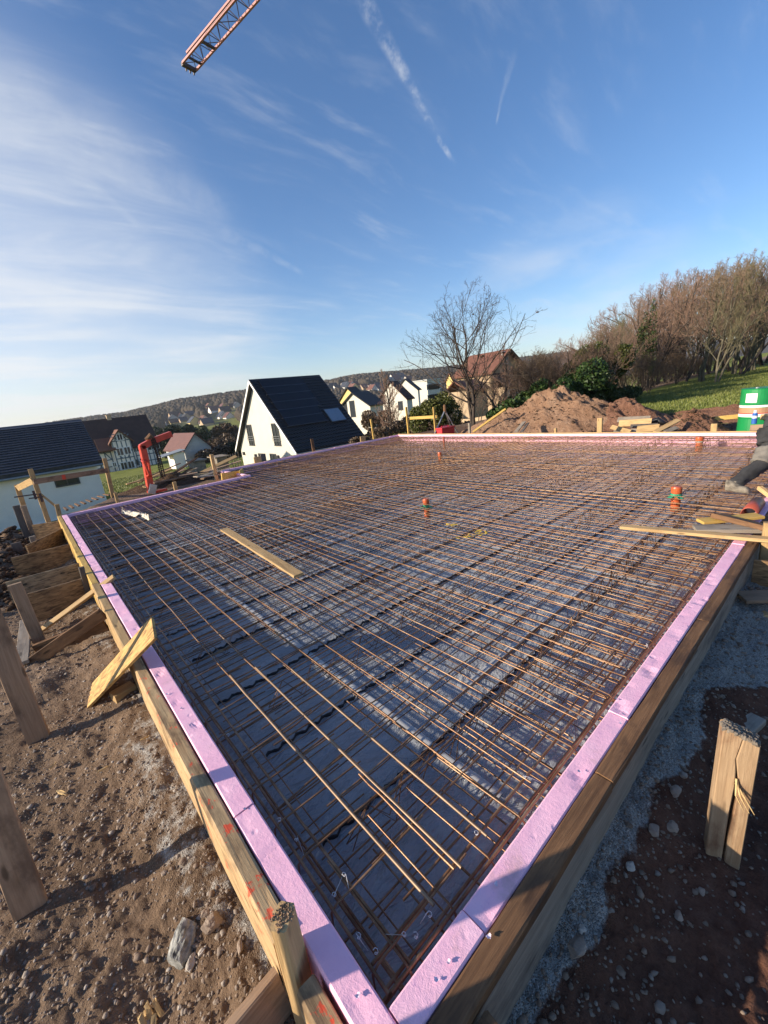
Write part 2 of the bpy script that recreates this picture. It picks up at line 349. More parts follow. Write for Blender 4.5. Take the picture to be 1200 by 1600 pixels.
def mk_ground():
    m, t = mat('site_ground'); g = t.node('ShaderNodeNewGeometry'); co = g.outputs['Position']
    A = lambda n: t.node('ShaderNodeAttribute', attribute_name=n).outputs['Fac']
    n1 = t.noise(co, 1.1, 6, .6); n2 = t.noise(co, 14, 7, .68); n3 = t.noise(co, 70, 5, .7)
    f = t.math('ADD', t.math('MULTIPLY', n1, .35), t.math('ADD', t.math('MULTIPLY', n2, .4), t.math('MULTIPLY', n3, .25)))
    soil = t.ramp(f, [(.34, (.085, .056, .036)), (.48, (.185, .125, .082)), (.60, (.29, .205, .14)), (.74, (.42, .325, .24))])
    red = t.ramp(f, [(.34, (.06, .027, .018)), (.5, (.125, .060, .039)), (.68, (.20, .105, .070))])
    vo = t.node('ShaderNodeTexVoronoi', Vector=co); vo.inputs['Scale'].default_value = 190.0
    gv = t.node('ShaderNodeSeparateColor', Color=vo.outputs['Color']).outputs[0]
    grav = t.ramp(t.math('ADD', t.math('MULTIPLY', gv, .6), t.math('MULTIPLY', n2, .4)), [(.2, (.22, .207, .185)), (.5, (.36, .34, .31)), (.8, (.50, .48, .44))])
    gn = t.noise(co, .35, 6, .65); gn2 = t.noise(co, 9, 6, .7)
    grass = t.ramp(t.math('ADD', t.math('MULTIPLY', gn, .5), t.math('MULTIPLY', gn2, .5)), [(.33, (.09, .11, .02)), (.5, (.18, .20, .04)), (.66, (.28, .27, .08))])
    wod = t.ramp(t.noise(co, .02, 7, .65), [(.3, (.06, .05, .038)), (.7, (.10, .083, .064))])
    def edge(a, k=.35): return t.mapr(t.math('ADD', a, t.math('MULTIPLY', t.math('SUBTRACT', n2, .5), k*2)), .4, .6)
    c = t.mix(edge(A('red')), soil, red); c = t.mix(edge(A('gravel'), .5), c, grav)
    c = t.mix(edge(A('grass'), .45), c, grass); c = t.mix(A('wood'), c, wod)
    t.put(t.b.inputs['Base Color'], c); t.b.inputs['Roughness'].default_value = .95; t.b.inputs['Specular IOR Level'].default_value = .12
    h = t.math('ADD', t.math('MULTIPLY', n2, 1.0), t.math('ADD', t.math('MULTIPLY', n3, .45), t.math('MULTIPLY', t.mapr(vo.outputs['Distance'], 0, .6, 1, 0, False), t.math('MULTIPLY', A('gravel'), .5))))
    bump(t, h, .9, .03); return m
M_GROUND = mk_ground()
def mk_soil(name, dark, mid, light):
    m, t = mat(name); co = t.node('ShaderNodeNewGeometry').outputs['Position']
    n1 = t.noise(co, 1.6, 6, .6); n2 = t.noise(co, 9, 7, .7); n3 = t.noise(co, 34, 5, .7)
    f = t.math('ADD', t.math('MULTIPLY', n1, .35), t.math('ADD', t.math('MULTIPLY', n2, .35), t.math('MULTIPLY', n3, .3)))
    t.put(t.b.inputs['Base Color'], t.ramp(f, [(.33, dark), (.5, mid), (.68, light)])); t.b.inputs['Roughness'].default_value = .95; t.b.inputs['Specular IOR Level'].default_value = .1
    bump(t, t.math('ADD', n2, t.math('MULTIPLY', n3, .6)), 1.0, .12); return m
M_HEAP = mk_soil('heap_soil', (.17, .094, .055), (.36, .215, .135), (.52, .36, .25))
M_HEAPR = mk_soil('reddish_heap_soil', (.15, .07, .043), (.30, .155, .098), (.42, .26, .185))
M_CLOD = mk_soil('dark_clods', (.06, .036, .024), (.135, .085, .055), (.22, .15, .10))
def mk_pebble():
    m, t = mat('pebbles'); a = t.node('ShaderNodeAttribute', attribute_name='tone').outputs['Fac']; co = t.node('ShaderNodeNewGeometry').outputs['Position']
    c = t.ramp(a, [(0, (.085, .052, .033)), (.3, (.19, .125, .08)), (.6, (.24, .20, .165)), (.85, (.36, .32, .28)), (1, (.50, .46, .40))])
    t.put(t.b.inputs['Base Color'], t.mix(.35, c, t.ramp(t.noise(co, 60, 4, .6), [(.3, (.10, .07, .05)), (.7, (.38, .31, .25))])))
    t.b.inputs['Roughness'].default_value = .85; bump(t, t.noise(co, 120, 3, .6), .5, .004); return m
M_PEB = mk_pebble()
def mk_bark(name, a, b):
    m, t = mat(name); co = t.node('ShaderNodeNewGeometry').outputs['Position']
    t.put(t.b.inputs['Base Color'], t.ramp(t.noise(co, 5, 6, .7), [(.3, a), (.7, b)])); t.b.inputs['Roughness'].default_value = .9; t.b.inputs['Specular IOR Level'].default_value = .15; return m
M_BARK = mk_bark('dark_bark', (.035, .027, .022), (.10, .08, .065))
M_BARKG = mk_bark('grey_green_bark', (.07, .062, .04), (.17, .15, .105))
M_TWIGR = mk_bark('reddish_twigs', (.20, .125, .09), (.34, .22, .155))
M_TWIGB = mk_bark('brown_twigs', (.15, .11, .072), (.29, .215, .145))
M_TWIGG = mk_bark('olive_twigs', (.11, .10, .055), (.22, .195, .105))
def mk_leaf(name, a, b, c):
    m, t = mat(name); co = t.node('ShaderNodeNewGeometry').outputs['Position']
    t.put(t.b.inputs['Base Color'], t.ramp(t.noise(co, 2.6, 6, .75), [(.3, a), (.5, b), (.72, c)])); t.b.inputs['Roughness'].default_value = .5; t.b.inputs['Specular IOR Level'].default_value = .3; return m
M_LAUREL = mk_leaf('laurel_leaves', (.012, .028, .008), (.03, .062, .014), (.085, .12, .025))
M_YEW = mk_leaf('olive_needles', (.03, .04, .008), (.075, .085, .016), (.14, .13, .03))
M_IVY = mk_leaf('ivy_leaves', (.015, .03, .008), (.035, .055, .014), (.07, .085, .02))
M_CONIF = mk_leaf('conifer_needles', (.010, .020, .009), (.022, .038, .014), (.045, .06, .022))
M_BRUSH = mk_leaf('brown_scrub', (.05, .032, .02), (.105, .07, .042), (.16, .11, .065))
def mk_woods():
    m, t = mat('far_woods'); co = t.node('ShaderNodeNewGeometry').outputs['Position']
    f = t.math('ADD', t.math('MULTIPLY', t.noise(co, .012, 5, .6), .5), t.math('MULTIPLY', t.noise(co, .09, 4, .7), .5))
    c = t.ramp(f, [(.32, (.035, .036, .026)), (.45, (.062, .052, .040)), (.58, (.095, .076, .058)), (.72, (.125, .10, .075))])
    t.put(t.b.inputs['Base Color'], c); t.b.inputs['Roughness'].default_value = 1.0; t.b.inputs['Specular IOR Level'].default_value = .0; return m
M_WOODS = mk_woods()
def mk_render(name, c, dirt=.1):
    return plain(name, c, .85, var=dirt, scale=1.2, bmp=.15, bscale=60, spec=.2)
M_WHITE = mk_render('white_render', (.56, .535, .465), .05)
M_WHITEC = mk_render('cool_white_render', (.90, .82, .72), .05)
M_PLINTH = mk_render('grey_plinth', (.25, .27, .29))
M_YELR = mk_render('yellow_render', (.66, .50, .20))
M_ORR = mk_render('warm_render', (.46, .34, .22))
def mk_tiles(name, a, b, rows=3.2, rough=.5, cols=4.0):
    m, t = mat(name); co = t.node('ShaderNodeTexCoord').outputs['Object']; s = t.node('ShaderNodeSeparateXYZ', Vector=co)
    fz = t.math('FRACT', t.math('MULTIPLY', s.outputs[2], rows)); n = t.noise(co, 1.2, 6, .65); n2 = t.noise(co, 9, 4, .6)
    c = t.ramp(t.math('ADD', t.math('MULTIPLY', n, .6), t.math('MULTIPLY', n2, .4)), [(.35, a), (.65, b)])
    t.put(t.b.inputs['Base Color'], c); t.b.inputs['Roughness'].default_value = rough
    wv = t.math('SINE', t.math('MULTIPLY', t.math('ADD', s.outputs[0], s.outputs[1]), cols*6.283))
    bump(t, t.math('ADD', fz, t.math('MULTIPLY', wv, .18)), 1.0, .06); return m
M_TILEK = mk_tiles('anthracite_tiles', (.030, .033, .042), (.055, .060, .074), 3.6, .5)
M_TILEB = mk_tiles('black_tiles', (.010, .010, .012), (.022, .022, .025), 3.0, .55)
M_TILED = mk_tiles('dark_old_tiles', (.030, .014, .012), (.065, .032, .026), 4.5, .8)
M_TILER = mk_tiles('red_tiles', (.12, .048, .03), (.21, .088, .055), 4.5, .75)
M_TILEM = mk_tiles('maroon_tiles', (.085, .028, .024), (.14, .05, .04), 4.5, .7)
M_GLASSD = plain('dark_window_glass', (.035, .04, .045), .12, var=.1)
M_SKYL = plain('skylight_glass', (.20, .26, .33), .1, var=.1)
M_PV = plain('solar_panel', (.006, .006, .009), .25, var=.2, scale=2)
M_PVR = plain('panel_rail', (.16, .16, .17), .4, .6)
M_FRAMEW = plain('white_frame', (.78, .78, .76), .4)
M_FRAMED = plain('anthracite_frame', (.05, .05, .055), .4)
M_TIMB = plain('blue_grey_frame_timber', (.12, .17, .20), .7)
M_GUT = plain('grey_gutter', (.30, .31, .31), .4, .5)
M_PLANK = mk_tiles('grey_shed_boards', (.46, .47, .47), (.60, .61, .61), 4.0, .8, .01)
M_CRANE = plain('dusty_red_crane_paint', (.40, .15, .13), .5, var=.15)
M_CRANED = plain('dark_crane_steel', (.06, .035, .035), .5)
M_TROUS = plain('dark_work_trousers', (.030, .030, .032), .9, var=.5, scale=9, bmp=.7, bscale=30)
M_SHORTG = plain('grey_cloth', (.17, .155, .135), .9, var=.2, scale=12, bmp=.6, bscale=40)
M_BOOT = plain('dusty_boot', (.18, .155, .12), .85, var=.6, scale=18, bmp=.4, bscale=60)
M_SKIN = plain('skin', (.50, .28, .19), .55)
M_HAIR = plain('hair', (.06, .04, .025), .8)
M_JACKET = plain('dark_jacket', (.035, .036, .040), .9, var=.3, scale=8, bmp=.5, bscale=25)
M_BLADE = mk_leaf('grass_leaf', (.07, .095, .018), (.14, .165, .035), (.26, .25, .085))
# ------------------------------------------------------------------ terrain
GZ = -0.34
XB, YB, YB2, XS = 10.31, 9.06, 10.87, 3.66            # slab: far edge x, left-back edges y, step x
def az_of(u):
    lo, hi = 300.0, 900.0
    for _ in range(40):
        m = (lo+hi)/2
        if ray(u, m)[2] > 0: lo = m
        else: hi = m
    d = ray(u, lo); return math.atan2(d[1], d[0]), lo
_cr = []
for u, v in ((-500, 700), (0, 690), (60, 668), (80, 659), (157, 648), (200, 643), (290, 622), (377, 610), (450, 600), (520, 593), (558, 585), (637, 578), (687, 574), (800, 560), (1000, 535), (1400, 500)):
    a, hv = az_of(u); d = ray(u, v); _cr.append((a, d[2]/math.hypot(d[0], d[1])))
_cr.sort(); CRA = np.array([c[0] for c in _cr]); CRS = np.array([c[1] for c in _cr])
VY = np.array([-50, 0, 1.5, 5, 10, 14, 18, 27, 45, 60, 90, 120, 260, 400]); VZ = np.array([0, 0, -.35, -1.5, -2.5, -3.0, -3.05, -3.3, -4.4, -5.4, -6.8, -8.5, -13, -14])
def H(x, y):
    x = np.asarray(x, float); y = np.asarray(y, float)
    edge = np.clip(9.6+(x+1.0)*1.35, 8.6, 12.8)
    edge = np.where(x > 14, 12.8-np.clip((x-14)*.02, 0, 1.5), edge)
    z = GZ+sstep(x, 12.8, 17.5)*.26*(1-sstep(y, 8.5, 12))+np.interp(y-edge, VY, VZ)
    z = z + sstep(x, 20, 60)*.4*(1-sstep(y, 8, 20)) + sstep(x, 60, 200)*4*(1-sstep(y, 20, 200))
    z = z-1.2*sstep(-x, 1.35, 5.0)*(1-sstep(y, 6, 14))
    r = np.hypot(x-CAM[0], y-CAM[1]); a = np.arctan2(y-CAM[1], x-CAM[0])
    crest = np.interp(a, CRA, CRS)
    far = 1250.0+450*np.cos(3*a)
    top = 1.5+crest*far-12
    hill = sstep(r, .42*far, far)**1.1
    z = z*(1-hill)+top*hill + hill*(1-hill)*10*fbm(x/160, y/160, 3)
    rough = np.clip((14-r)/8, .25, 1)
    inside = (r < 60)
    z = z+np.where(inside, rough*(.05*fbm(x*.9, y*.9, 3)+.030*fbm(x*4.1+7, y*4.1, 3)+.017*fbm(x*13, y*13+3, 3)+.013*fbm(x*31, y*31+3, 3)), .15*fbm(x*.2, y*.2, 3))
    # gravel fillet along the right-hand formwork
    d = -.15-y; g = (1-sstep(d, -.05, .42))*sstep(d, -.3, -.02)*sstep(x, -.6, -.1)*(1-sstep(x, 10.4, 11))
    z = z+g*(.10+.05*fbm(x*2, y*2, 2))
    dl = -.15-x; gl = (1-sstep(dl, 0, .34))*sstep(dl, -.3, -.02)*sstep(y, -.5, 0)*(1-sstep(y, 8.5, 9.2)); z = z+gl*.075
    # rough clods bank left beyond the OSB bracing
    cl = sstep(y, 5.2, 7.5)*(1-sstep(y, 10, 11.5))*sstep(-x, .55, .95)*(1-sstep(-x, 2, 3)); z = z+cl*(.10+.16*fbm(x*3, y*3, 3))
    pit = sstep(x, -.07, -.03)*(1-sstep(x, 10.33, 10.37))*sstep(y, -.07, -.03)*(1-sstep(y-np.where(x > XS+.04, YB2-YB, 0), 9.08, 9.12))
    return z*(1-pit)+pit*(-.62)
fov = np.concatenate([np.linspace(R(-12), R(112), 560), np.linspace(R(112), R(348), 70)[1:-1]])
rr = np.concatenate([.22*np.exp(np.arange(0, 610)*.0092), []]); rr = np.concatenate([rr, rr[-1]*np.exp(np.arange(1, 76)*.048)])
aa, rg = np.meshgrid(np.append(fov, fov[0]+2*math.pi), rr, indexing='ij')
gx = CAM[0]+rg*np.cos(aa); gy = CAM[1]+rg*np.sin(aa); gz = H(gx, gy)
V = np.stack([gx, gy, gz], 2).reshape(-1, 3); Q = grid_quads(len(fov)+1, len(rr))
k = len(V); V = np.vstack([V, [[CAM[0], CAM[1], H(CAM[0], CAM[1])]]])
ground = np_mesh('ground', V, Q, M_GROUND, smooth=True); put(ground, kind='structure')
x, y = V[:, 0], V[:, 1]; r_ = np.hypot(x-CAM[0], y-CAM[1])
dR = -.15-y; w1 = np.interp(x, [0, .46, .95, 1.35, 1.65, 1.95, 2.15, 2.4, 2.8, 4, 11], [.05, .07, .09, .12, .18, .13, .10, .28, .40, .48, .5])+.09*fbm(x*4.3, y*4.3, 4)
grav = np.clip(sstep(w1-dR, -.06, .08), 0, 1)*(dR > -.3)*(x > -.4)*(x < 11)
dL = -.15-x; grav = np.maximum(grav, np.clip(sstep(.20+.22*fbm(y*1.7, x, 3)-dL, -.03, .12), 0, 1)*.46*(dL > -.3)*(y > -.6)*(y < 9))
red = ((y < -.15)*(x > -1)*(1-sstep(x, 13, 15)))*1.0; red = np.maximum(red, sstep(x, 10.4, 11)*(1-sstep(x, 15, 17))*.5)
gr = np.maximum(sstep(x, 13.4, 15.0)*(y < 9.5)*(1-sstep(y, 7.5, 9.5)), sstep(y-np.clip(9.6+(x+1)*1.35, 8.6, 12.8), 1.5, 6))
wd = sstep(r_, 420, 700)
for n, a in (('gravel', grav), ('red', red), ('grass', gr), ('wood', wd)):
    at = ground.data.attributes.new(n, 'FLOAT', 'POINT'); at.data.foreach_set('value', a.astype(np.float32))

# ------------------------------------------------------------------ houses (all stand parallel to the slab)
def house(name, label, x0, x1, y0, y1, zb, ze, zr, ridge, wm, rm, over=.45, group=None, wins=(), thick=.22, frame=None, chimneys=(), asym=0.0, cat='house', found=2.5, gutter=True):
    t = empty(name, ((x0+x1)/2, (y0+y1)/2, zb)); put(t, label, cat, group)
    b = MB()
    if ridge == 'x':
        ym = (y0+y1)/2+asym
        b.prism([(x0, y0, zb-found), (x0, y1, zb-found), (x0, y1, ze), (x0, ym, zr), (x0, y0, ze)], (x1-x0, 0, 0))
    else:
        xm = (x0+x1)/2+asym
        b.prism([(x0, y0, zb-found), (x1, y0, zb-found), (x1, y0, ze), (xm, y0, zr), (x0, y0, ze)], (0, y1-y0, 0))
    b.build('wall', wm, t)
    r = MB()
    def slab(e, rdg, ev, rv):
        pass
    if ridge == 'x':
        for ye, s in ((y0, -1), (y1, 1)):
            sl = (zr-ze)/abs(ym-ye); oy = ye+s*over; oz = ze-sl*over
            P = [(x0-over, oy, oz+.03), (x1+over, oy, oz+.03), (x1+over, ym, zr+.03), (x0-over, ym, zr+.03)]
            r.prism(P, (0, 0, thick))
    else:
        for xe, s in ((x0, -1), (x1, 1)):
            sl = (zr-ze)/abs(xm-xe); ox = xe+s*over; oz = ze-sl*over
            P = [(ox, y0-over, oz+.03), (ox, y1+over, oz+.03), (xm, y1+over, zr+.03), (xm, y0-over, zr+.03)]
            r.prism(P, (0, 0, thick))
    ro = r.build('roof', rm, t)
    fm = frame or M_FRAMEW
    for (face, c, z, wd_, h) in wins:                    # c = coordinate along the wall, z = sill height
        f = MB(); g = MB(); e = .07
        def bx(mb, c0, c1, z0, z1, d0, d1):
            if face == 'x0': mb.box((x0-d1, c0, z0), (x0-d0, c1, z1))
            elif face == 'y0': mb.box((c0, y0-d1, z0), (c1, y0-d0, z1))
            elif face == 'x1': mb.box((x1+d0, c0, z0), (x1+d1, c1, z1))
        bx(f, c-wd_/2-e, c+wd_/2+e, z+h, z+h+e, -.02, .05); bx(f, c-wd_/2-e, c+wd_/2+e, z-e, z, -.02, .08)
        bx(f, c-wd_/2-e, c-wd_/2, z, z+h, -.02, .05); bx(f, c+wd_/2, c+wd_/2+e, z, z+h, -.02, .05)
        if wd_ > .6 and h < 1.9: bx(f, c-.03, c+.03, z, z+h, -.02, .045)
        fo = f.build('window', fm, t); bx(g, c-wd_/2, c+wd_/2, z, z+h, -.03, .012); g.build('pane', M_GLASSD, fo)
    for (cx, cy, zt) in chimneys:
        c = MB(); c.box((cx-.35, cy-.35, zr-1.2), (cx+.35, cy+.35, zt)); c.box((cx-.42, cy-.42, zt), (cx+.42, cy+.42, zt+.12)); c.build('chimney', M_ORR, ro)
    return t, ro
def roof_panel(mb, x0, x1, s0, s1, ya, za, yb, zb_, lift, th=.05):   # rectangle on a roof that climbs from (ya,za) to (yb,zb_)
    L = math.hypot(yb-ya, zb_-za); ty, tz = (yb-ya)/L, (zb_-za)/L; ny, nz = -tz, ty
    if nz < 0: ny, nz = -ny, -nz
    P = [(xx, ya+ty*s+ny*lift, za+tz*s+nz*lift) for xx, s in ((x0, s0), (x1, s0), (x1, s1), (x0, s1))]
    mb.prism(P, (0, ny*th, nz*th))

def courses(mb, x0, x1, ya, za, yb, zb_, d, hi=.06, s0=0.0):       # overlapping tile rows, each raised at its lower edge
    L = math.hypot(yb-ya, zb_-za); ty, tz = (yb-ya)/L, (zb_-za)/L; ny, nz = -tz, ty
    if nz < 0: ny, nz = -ny, -nz
    q = lambda s, l: (ya+ty*s+ny*l, za+tz*s+nz*l); s = s0
    while s+d < L:
        (y1, z1), (y2, z2), (y3, z3), (y4, z4) = q(s, .002), q(s, hi), q(s+d, .012), q(s+d, .002)
        mb.prism([(x0, y1, z1), (x0, y2, z2), (x0, y3, z3), (x0, y4, z4)], (x1-x0, 0, 0)); s += d
# white house with the black solar roof, gable towards the slab
WX = 15.0
wl, wr_, wp, wb = onx(375, 702, WX), onx(466, 699, WX), onx(391.6, 594, WX), onx(381, 724, WX)
wy0, wy1, wze, wzr = wr_.y+.1, wl.y-.2, -1.75, wp.z-.25
rdg = ony(499.6, 585, (wy0+wy1)/2); wx1 = rdg.x-.4
wins = []
for (u0, v0, u1, v1) in ((386.3, 664, 397, 697), (425.8, 662, 438, 697.5), (405.5, 708.5, 413, 722), (423.5, 709, 431.5, 722)):
    a, b2 = onx(u0, v0, WX), onx(u1, v1, WX); m_ = onx((u0+u1)/2, (v0+v1)/2, WX); hh = a.z-b2.z
    wins.append(('x0', m_.y, m_.z-hh/2+.1, .95, hh-.15))
wh, whr = house('white_house', 'white house with steep black solar roof and two tall gable windows', WX, wx1, wy0, wy1, wb.z-.3, wze, wzr, 'x', M_WHITE, M_TILEB, over=.35, wins=wins, frame=M_FRAMED, thick=.25)
ym = (wy0+wy1)/2; sl = (wzr-wze)/(ym-wy0); Lr = math.hypot(ym-wy0, wzr-wze); top0 = .25+.03
za, zr2 = wze+.27, wzr+.27
for i in range(6):                                       # solar rows: low rows shorter, as on the roof
    s1 = Lr*(.965-.118*i); s0 = s1-Lr*.112
    n = 4; x0 = WX+.25; x1 = WX+.25+(wx1-WX)*(.66 if i < 4 else .60)
    p = MB()
    for k in range(n): roof_panel(p, x0+(x1-x0)*k/n+.01, x0+(x1-x0)*(k+1)/n-.01, s0, s1, wy0, za, ym, zr2, .12, .04)
    p.build('solar_panel_row', M_PV, wh)
    q = MB(); roof_panel(q, x0-.08, x1+.05, s0-.045, s0-.012, wy0, za, ym, zr2, .10, .06); q.build('mounting_rail', M_PVR, wh)
for k in range(2):
    s0 = Lr*.235; x0 = WX+(wx1-WX)*(.70+.115*k); p = MB(); roof_panel(p, x0-.07, x0+.78, s0-.07, s0+1.45, wy0, za, ym, zr2, .02, .13); f = p.build('skylight', M_FRAMED, wh)
    g = MB(); roof_panel(g, x0, x0+.71, s0, s0+1.38, wy0, za, ym, zr2, .155, .02); g.build('pane', M_SKYL, f)
g = MB(); sle = sl*.35; g.tube([(WX-.35, wy0-.42, wze-sle+.10), (wx1+.35, wy0-.42, wze-sle+.10)], .075, 8); g.tube([(WX+.15, wy0-.1, wze-sle+.1), (WX+.15, wy0-.1, wb.z-.8)], .05, 8); g.build('gutter', M_GUT, wh)
g = MB()
courses(g, WX-.33, wx1+.33, wy0, za, ym, zr2, .33, .05, -.4)
g.build('tile_courses', M_TILEB, wh)
g = MB()
for ye, s in ((wy0, -1), (wy1, 1)):
    oy, oz = ye+s*.37, wze-sl*.37
    g.prism([(WX-.37, oy, oz+.0), (WX-.37, ym, wzr-.01), (WX-.37, ym, wzr+.24), (WX-.37, oy, oz+.25)], (-.03, 0, 0))
g.build('verge_board', M_FRAMEW, wh)
for yq in (wins[0][1], wins[1][1]):
    g = MB(); z = wins[0][2]+.75
    for dz in (0, .18, .36): g.tube([(WX-.10, yq-.6, z-dz), (WX-.10, yq+.6, z-dz)], .018, 6)
    for e in (-.58, .58): g.tube([(WX-.10, yq+e, z), (WX-.10, yq+e, z-.4)], .015, 5)
    g.build('window_rail', M_GUT, wh)
for (u, v) in ((372.5, 700), (382, 708), (400.5, 711.5), (435.5, 713.5)):
    p = onx(u, v, WX); g = MB(); g.box((WX-.16, p.y-.1, p.z-.16), (WX, p.y+.1, p.z+.12)); g.build('wall_lamp', M_FRAMED, wh)

# left neighbour with the big anthracite roof
LY = 30.0
le = ony(100, 733, LY); lx1 = ony(157, 722, LY).x-.25
lh, lhr = house('grey_roof_house', 'white house at the left edge under a large anthracite tiled roof', -9.0, lx1, LY, LY+8.6, -3.55, -.42, 2.0, 'x', M_WHITEC, M_TILEK, over=.35, thick=.16,
                wins=[('y0', (ony(86, 756, LY).x+ony(126, 756, LY).x)/2, -1.5, 1.05, .42)], frame=M_FRAMED, asym=0)
g = MB()
courses(g, -9.33, lx1+.33, LY-.35, -.42-2.42*.35/4.3+.19, LY+4.3, 2.0+.19, .27, .07)
g.build('tile_courses', M_TILEK, lh)
g = MB(); g.tube([(-9.4, LY-.40, -.64), (lx1+.4, LY-.40, -.64)], .07, 8); g.build('gutter', M_GUT, lh)
g = MB(); zz_ = ony(30, 826, LY).z; g.box((-9.03, LY-.05, -6), (lx1+.03, LY-.001, zz_)); g.box((-9.05, LY-.09, zz_), (lx1+.05, LY-.001, zz_+.05), 1); g.build('plinth', [M_PLINTH, M_WHITEM], lh)

# half-timbered farmhouse
HY = 90.0
p0 = ony(173, 742.5, HY); p1 = ony(253, 728, HY); hr = ony(180, 656, HY+5)
hx0, hx1, hzb = p0.x-2.0, p1.x, p0.z
hw = [('y0', ony(u, v, HY).x, ony(u, v, HY).z-.55, 1.0, 1.15) for u, v in ((213, 701), (213, 723), (224, 721), (236, 698), (244, 696))]
hh_, hhr = house('half_timbered_house', 'blue and white half-timbered farmhouse under a dark red old roof', hx0, hx1, HY, HY+10, hzb, -2.3, 2.75, 'x', M_WHITEC, M_TILED, over=.6,
                 wins=hw, chimneys=[(ony(169, 650, HY+5).x, HY+5, ony(169, 649, HY+5).z)])
# cross gable (dormer house) standing proud of the front
dx0, dx1 = ony(176, 700, HY-1).x, ony(207, 700, HY-1).x; dp = ony(186, 673, HY-1); dm = (dx0+dx1)/2; dze = ony(176, 690, HY-1).z
b = MB(); b.prism([(dx0, HY-1, hzb-1), (dx1, HY-1, hzb-1), (dx1, HY-1, dze), (dm, HY-1, dp.z), (dx0, HY-1, dze)], (0, 6, 0)); b.build('wall', M_WHITEC, hh_)
b = MB()
for xe, s in ((dx0, -1), (dx1, 1)):
    slp = (dp.z-dze)/abs(dm-xe); b.prism([(xe+s*.5, HY-1.5, dze-slp*.5+.02), (xe+s*.5, HY+5.5, dze-slp*.5+.02), (dm, HY+5.5, dp.z+.02), (dm, HY-1.5, dp.z+.02)], (0, 0, .22), 0)
b.build('roof', M_TILER, hh_)
for (u, v, w_, h_) in ((187, 683, .8, 1.0), (187.5, 706, 1.0, 1.2), (199, 704, 1.0, 1.2), (194, 728, 1.0, 1.2), (205, 726, 1.0, 1.2), (179, 726, .55, .7)):
    p = ony(u, v, HY-1); f = MB(); yb = HY-1
    f.box((p.x-w_/2-.13, yb-.07, p.z-h_/2-.13), (p.x+w_/2+.13, yb, p.z+h_/2+.13)); fo = f.build('window', M_FRAMEW, hh_)
    g = MB()
    for s in (-1, 1): g.box((p.x+s*w_/4-w_/4+.05, yb-.09, p.z-h_/2), (p.x+s*w_/4+w_/4-.05, yb-.072, p.z+h_/2))
    g.build('pane', M_GLASSD, fo)
tb = MB()
def beam_y(xa, za, xb, zb2, yy, w_=.17): tb.beam((xa, yy-.03, za), (xb, yy-.03, zb2), w_, .05, (0, 1, 0))
zs = [hzb+.25, hzb+1.5, hzb+2.75, hzb+4.1, dze]
for z in zs: beam_y(dx0, z, dx1, z, HY-1)
for x_ in np.linspace(dx0+.1, dx1-.1, 5): beam_y(x_, hzb, x_, min(dze, 99), HY-1)
for s in (-1, 1): beam_y(dm+s*.9, dze+.1, dm+s*.55, dp.z-1.0, HY-1); beam_y(dm+s*.1, dze, dm+s*1.5, dze+1.0, HY-1); beam_y((dx0 if s < 0 else dx1), dze, dm, dp.z-.1, HY-1)
beam_y(dm-1.1, dze+1.2, dm+1.1, dze+1.2, HY-1)
for xa, xb in ((dx0+.2, dx0+1.1), (dx1-.2, dx1-1.1)): beam_y(xa, hzb+.3, xb, hzb+1.5, HY-1); beam_y(xa, hzb+4.0, xb, hzb+2.8, HY-1)
for xa, xb, n in ((hx0, dx0-.3, 4), (dx1+.4, hx1, 6)):
    for z in zs[:4]+[-2.6]: beam_y(xa, z, xb, z, HY)
    for x_ in np.linspace(xa+.1, xb-.1, n): beam_y(x_, hzb, x_, -2.5, HY)
    beam_y(xa+.3, hzb+.3, xa+1.3, hzb+2.7, HY); beam_y(xb-.2, hzb+2.8, xb-1.2, hzb+4.4, HY)
tb.build('timber_frame', M_TIMB, hh_)
b = MB(); q = ony(166, 691, HY-1.2); b.prism([(q.x-1.5, HY-1.3, q.z-1.6), (q.x+1.2, HY-1.3, q.z-1.6), (q.x+1.2, HY+.8, q.z+.5), (q.x-1.5, HY+.8, q.z+.5)], (0, 0, .2)); b.build('porch_roof', M_TILER, hh_)

# grey boarded barn with maroon roof
BY = 60.0
q = [ony(u, v, BY) for u, v in ((303, 678), (289, 703), (331.5, 696), (292.5, 724), (333, 720))]
house('grey_barn', 'small grey boarded barn with maroon roof beside the red lifting fork', q[3].x, q[4].x+.1, BY, BY+9.5, q[3].z-.2, -2.75, q[0].z, 'y', M_PLANK, M_TILEM, over=.3, thick=.14, cat='barn')
b = empty('small_shed', (0, 0, 0)); a = ony(284, 716, BY-3); put(b, 'low white shed leaning against the grey barn', 'shed'); b.location = a
m_ = MB(); m_.box((a.x-.9, BY-2.8, a.z-1.4), (a.x+.5, BY-.4, a.z+.75)); m_.build('wall', M_WHITEC, b); m_ = MB(); m_.prism([(a.x-2.3, BY-3.1, a.z+.45), (a.x+.7, BY-3.1, a.z+.95), (a.x+.7, BY-.3, a.z+.95), (a.x-2.3, BY-.3, a.z+.45)], (0, 0, .1)); m_.build('roof', M_GUT, b)

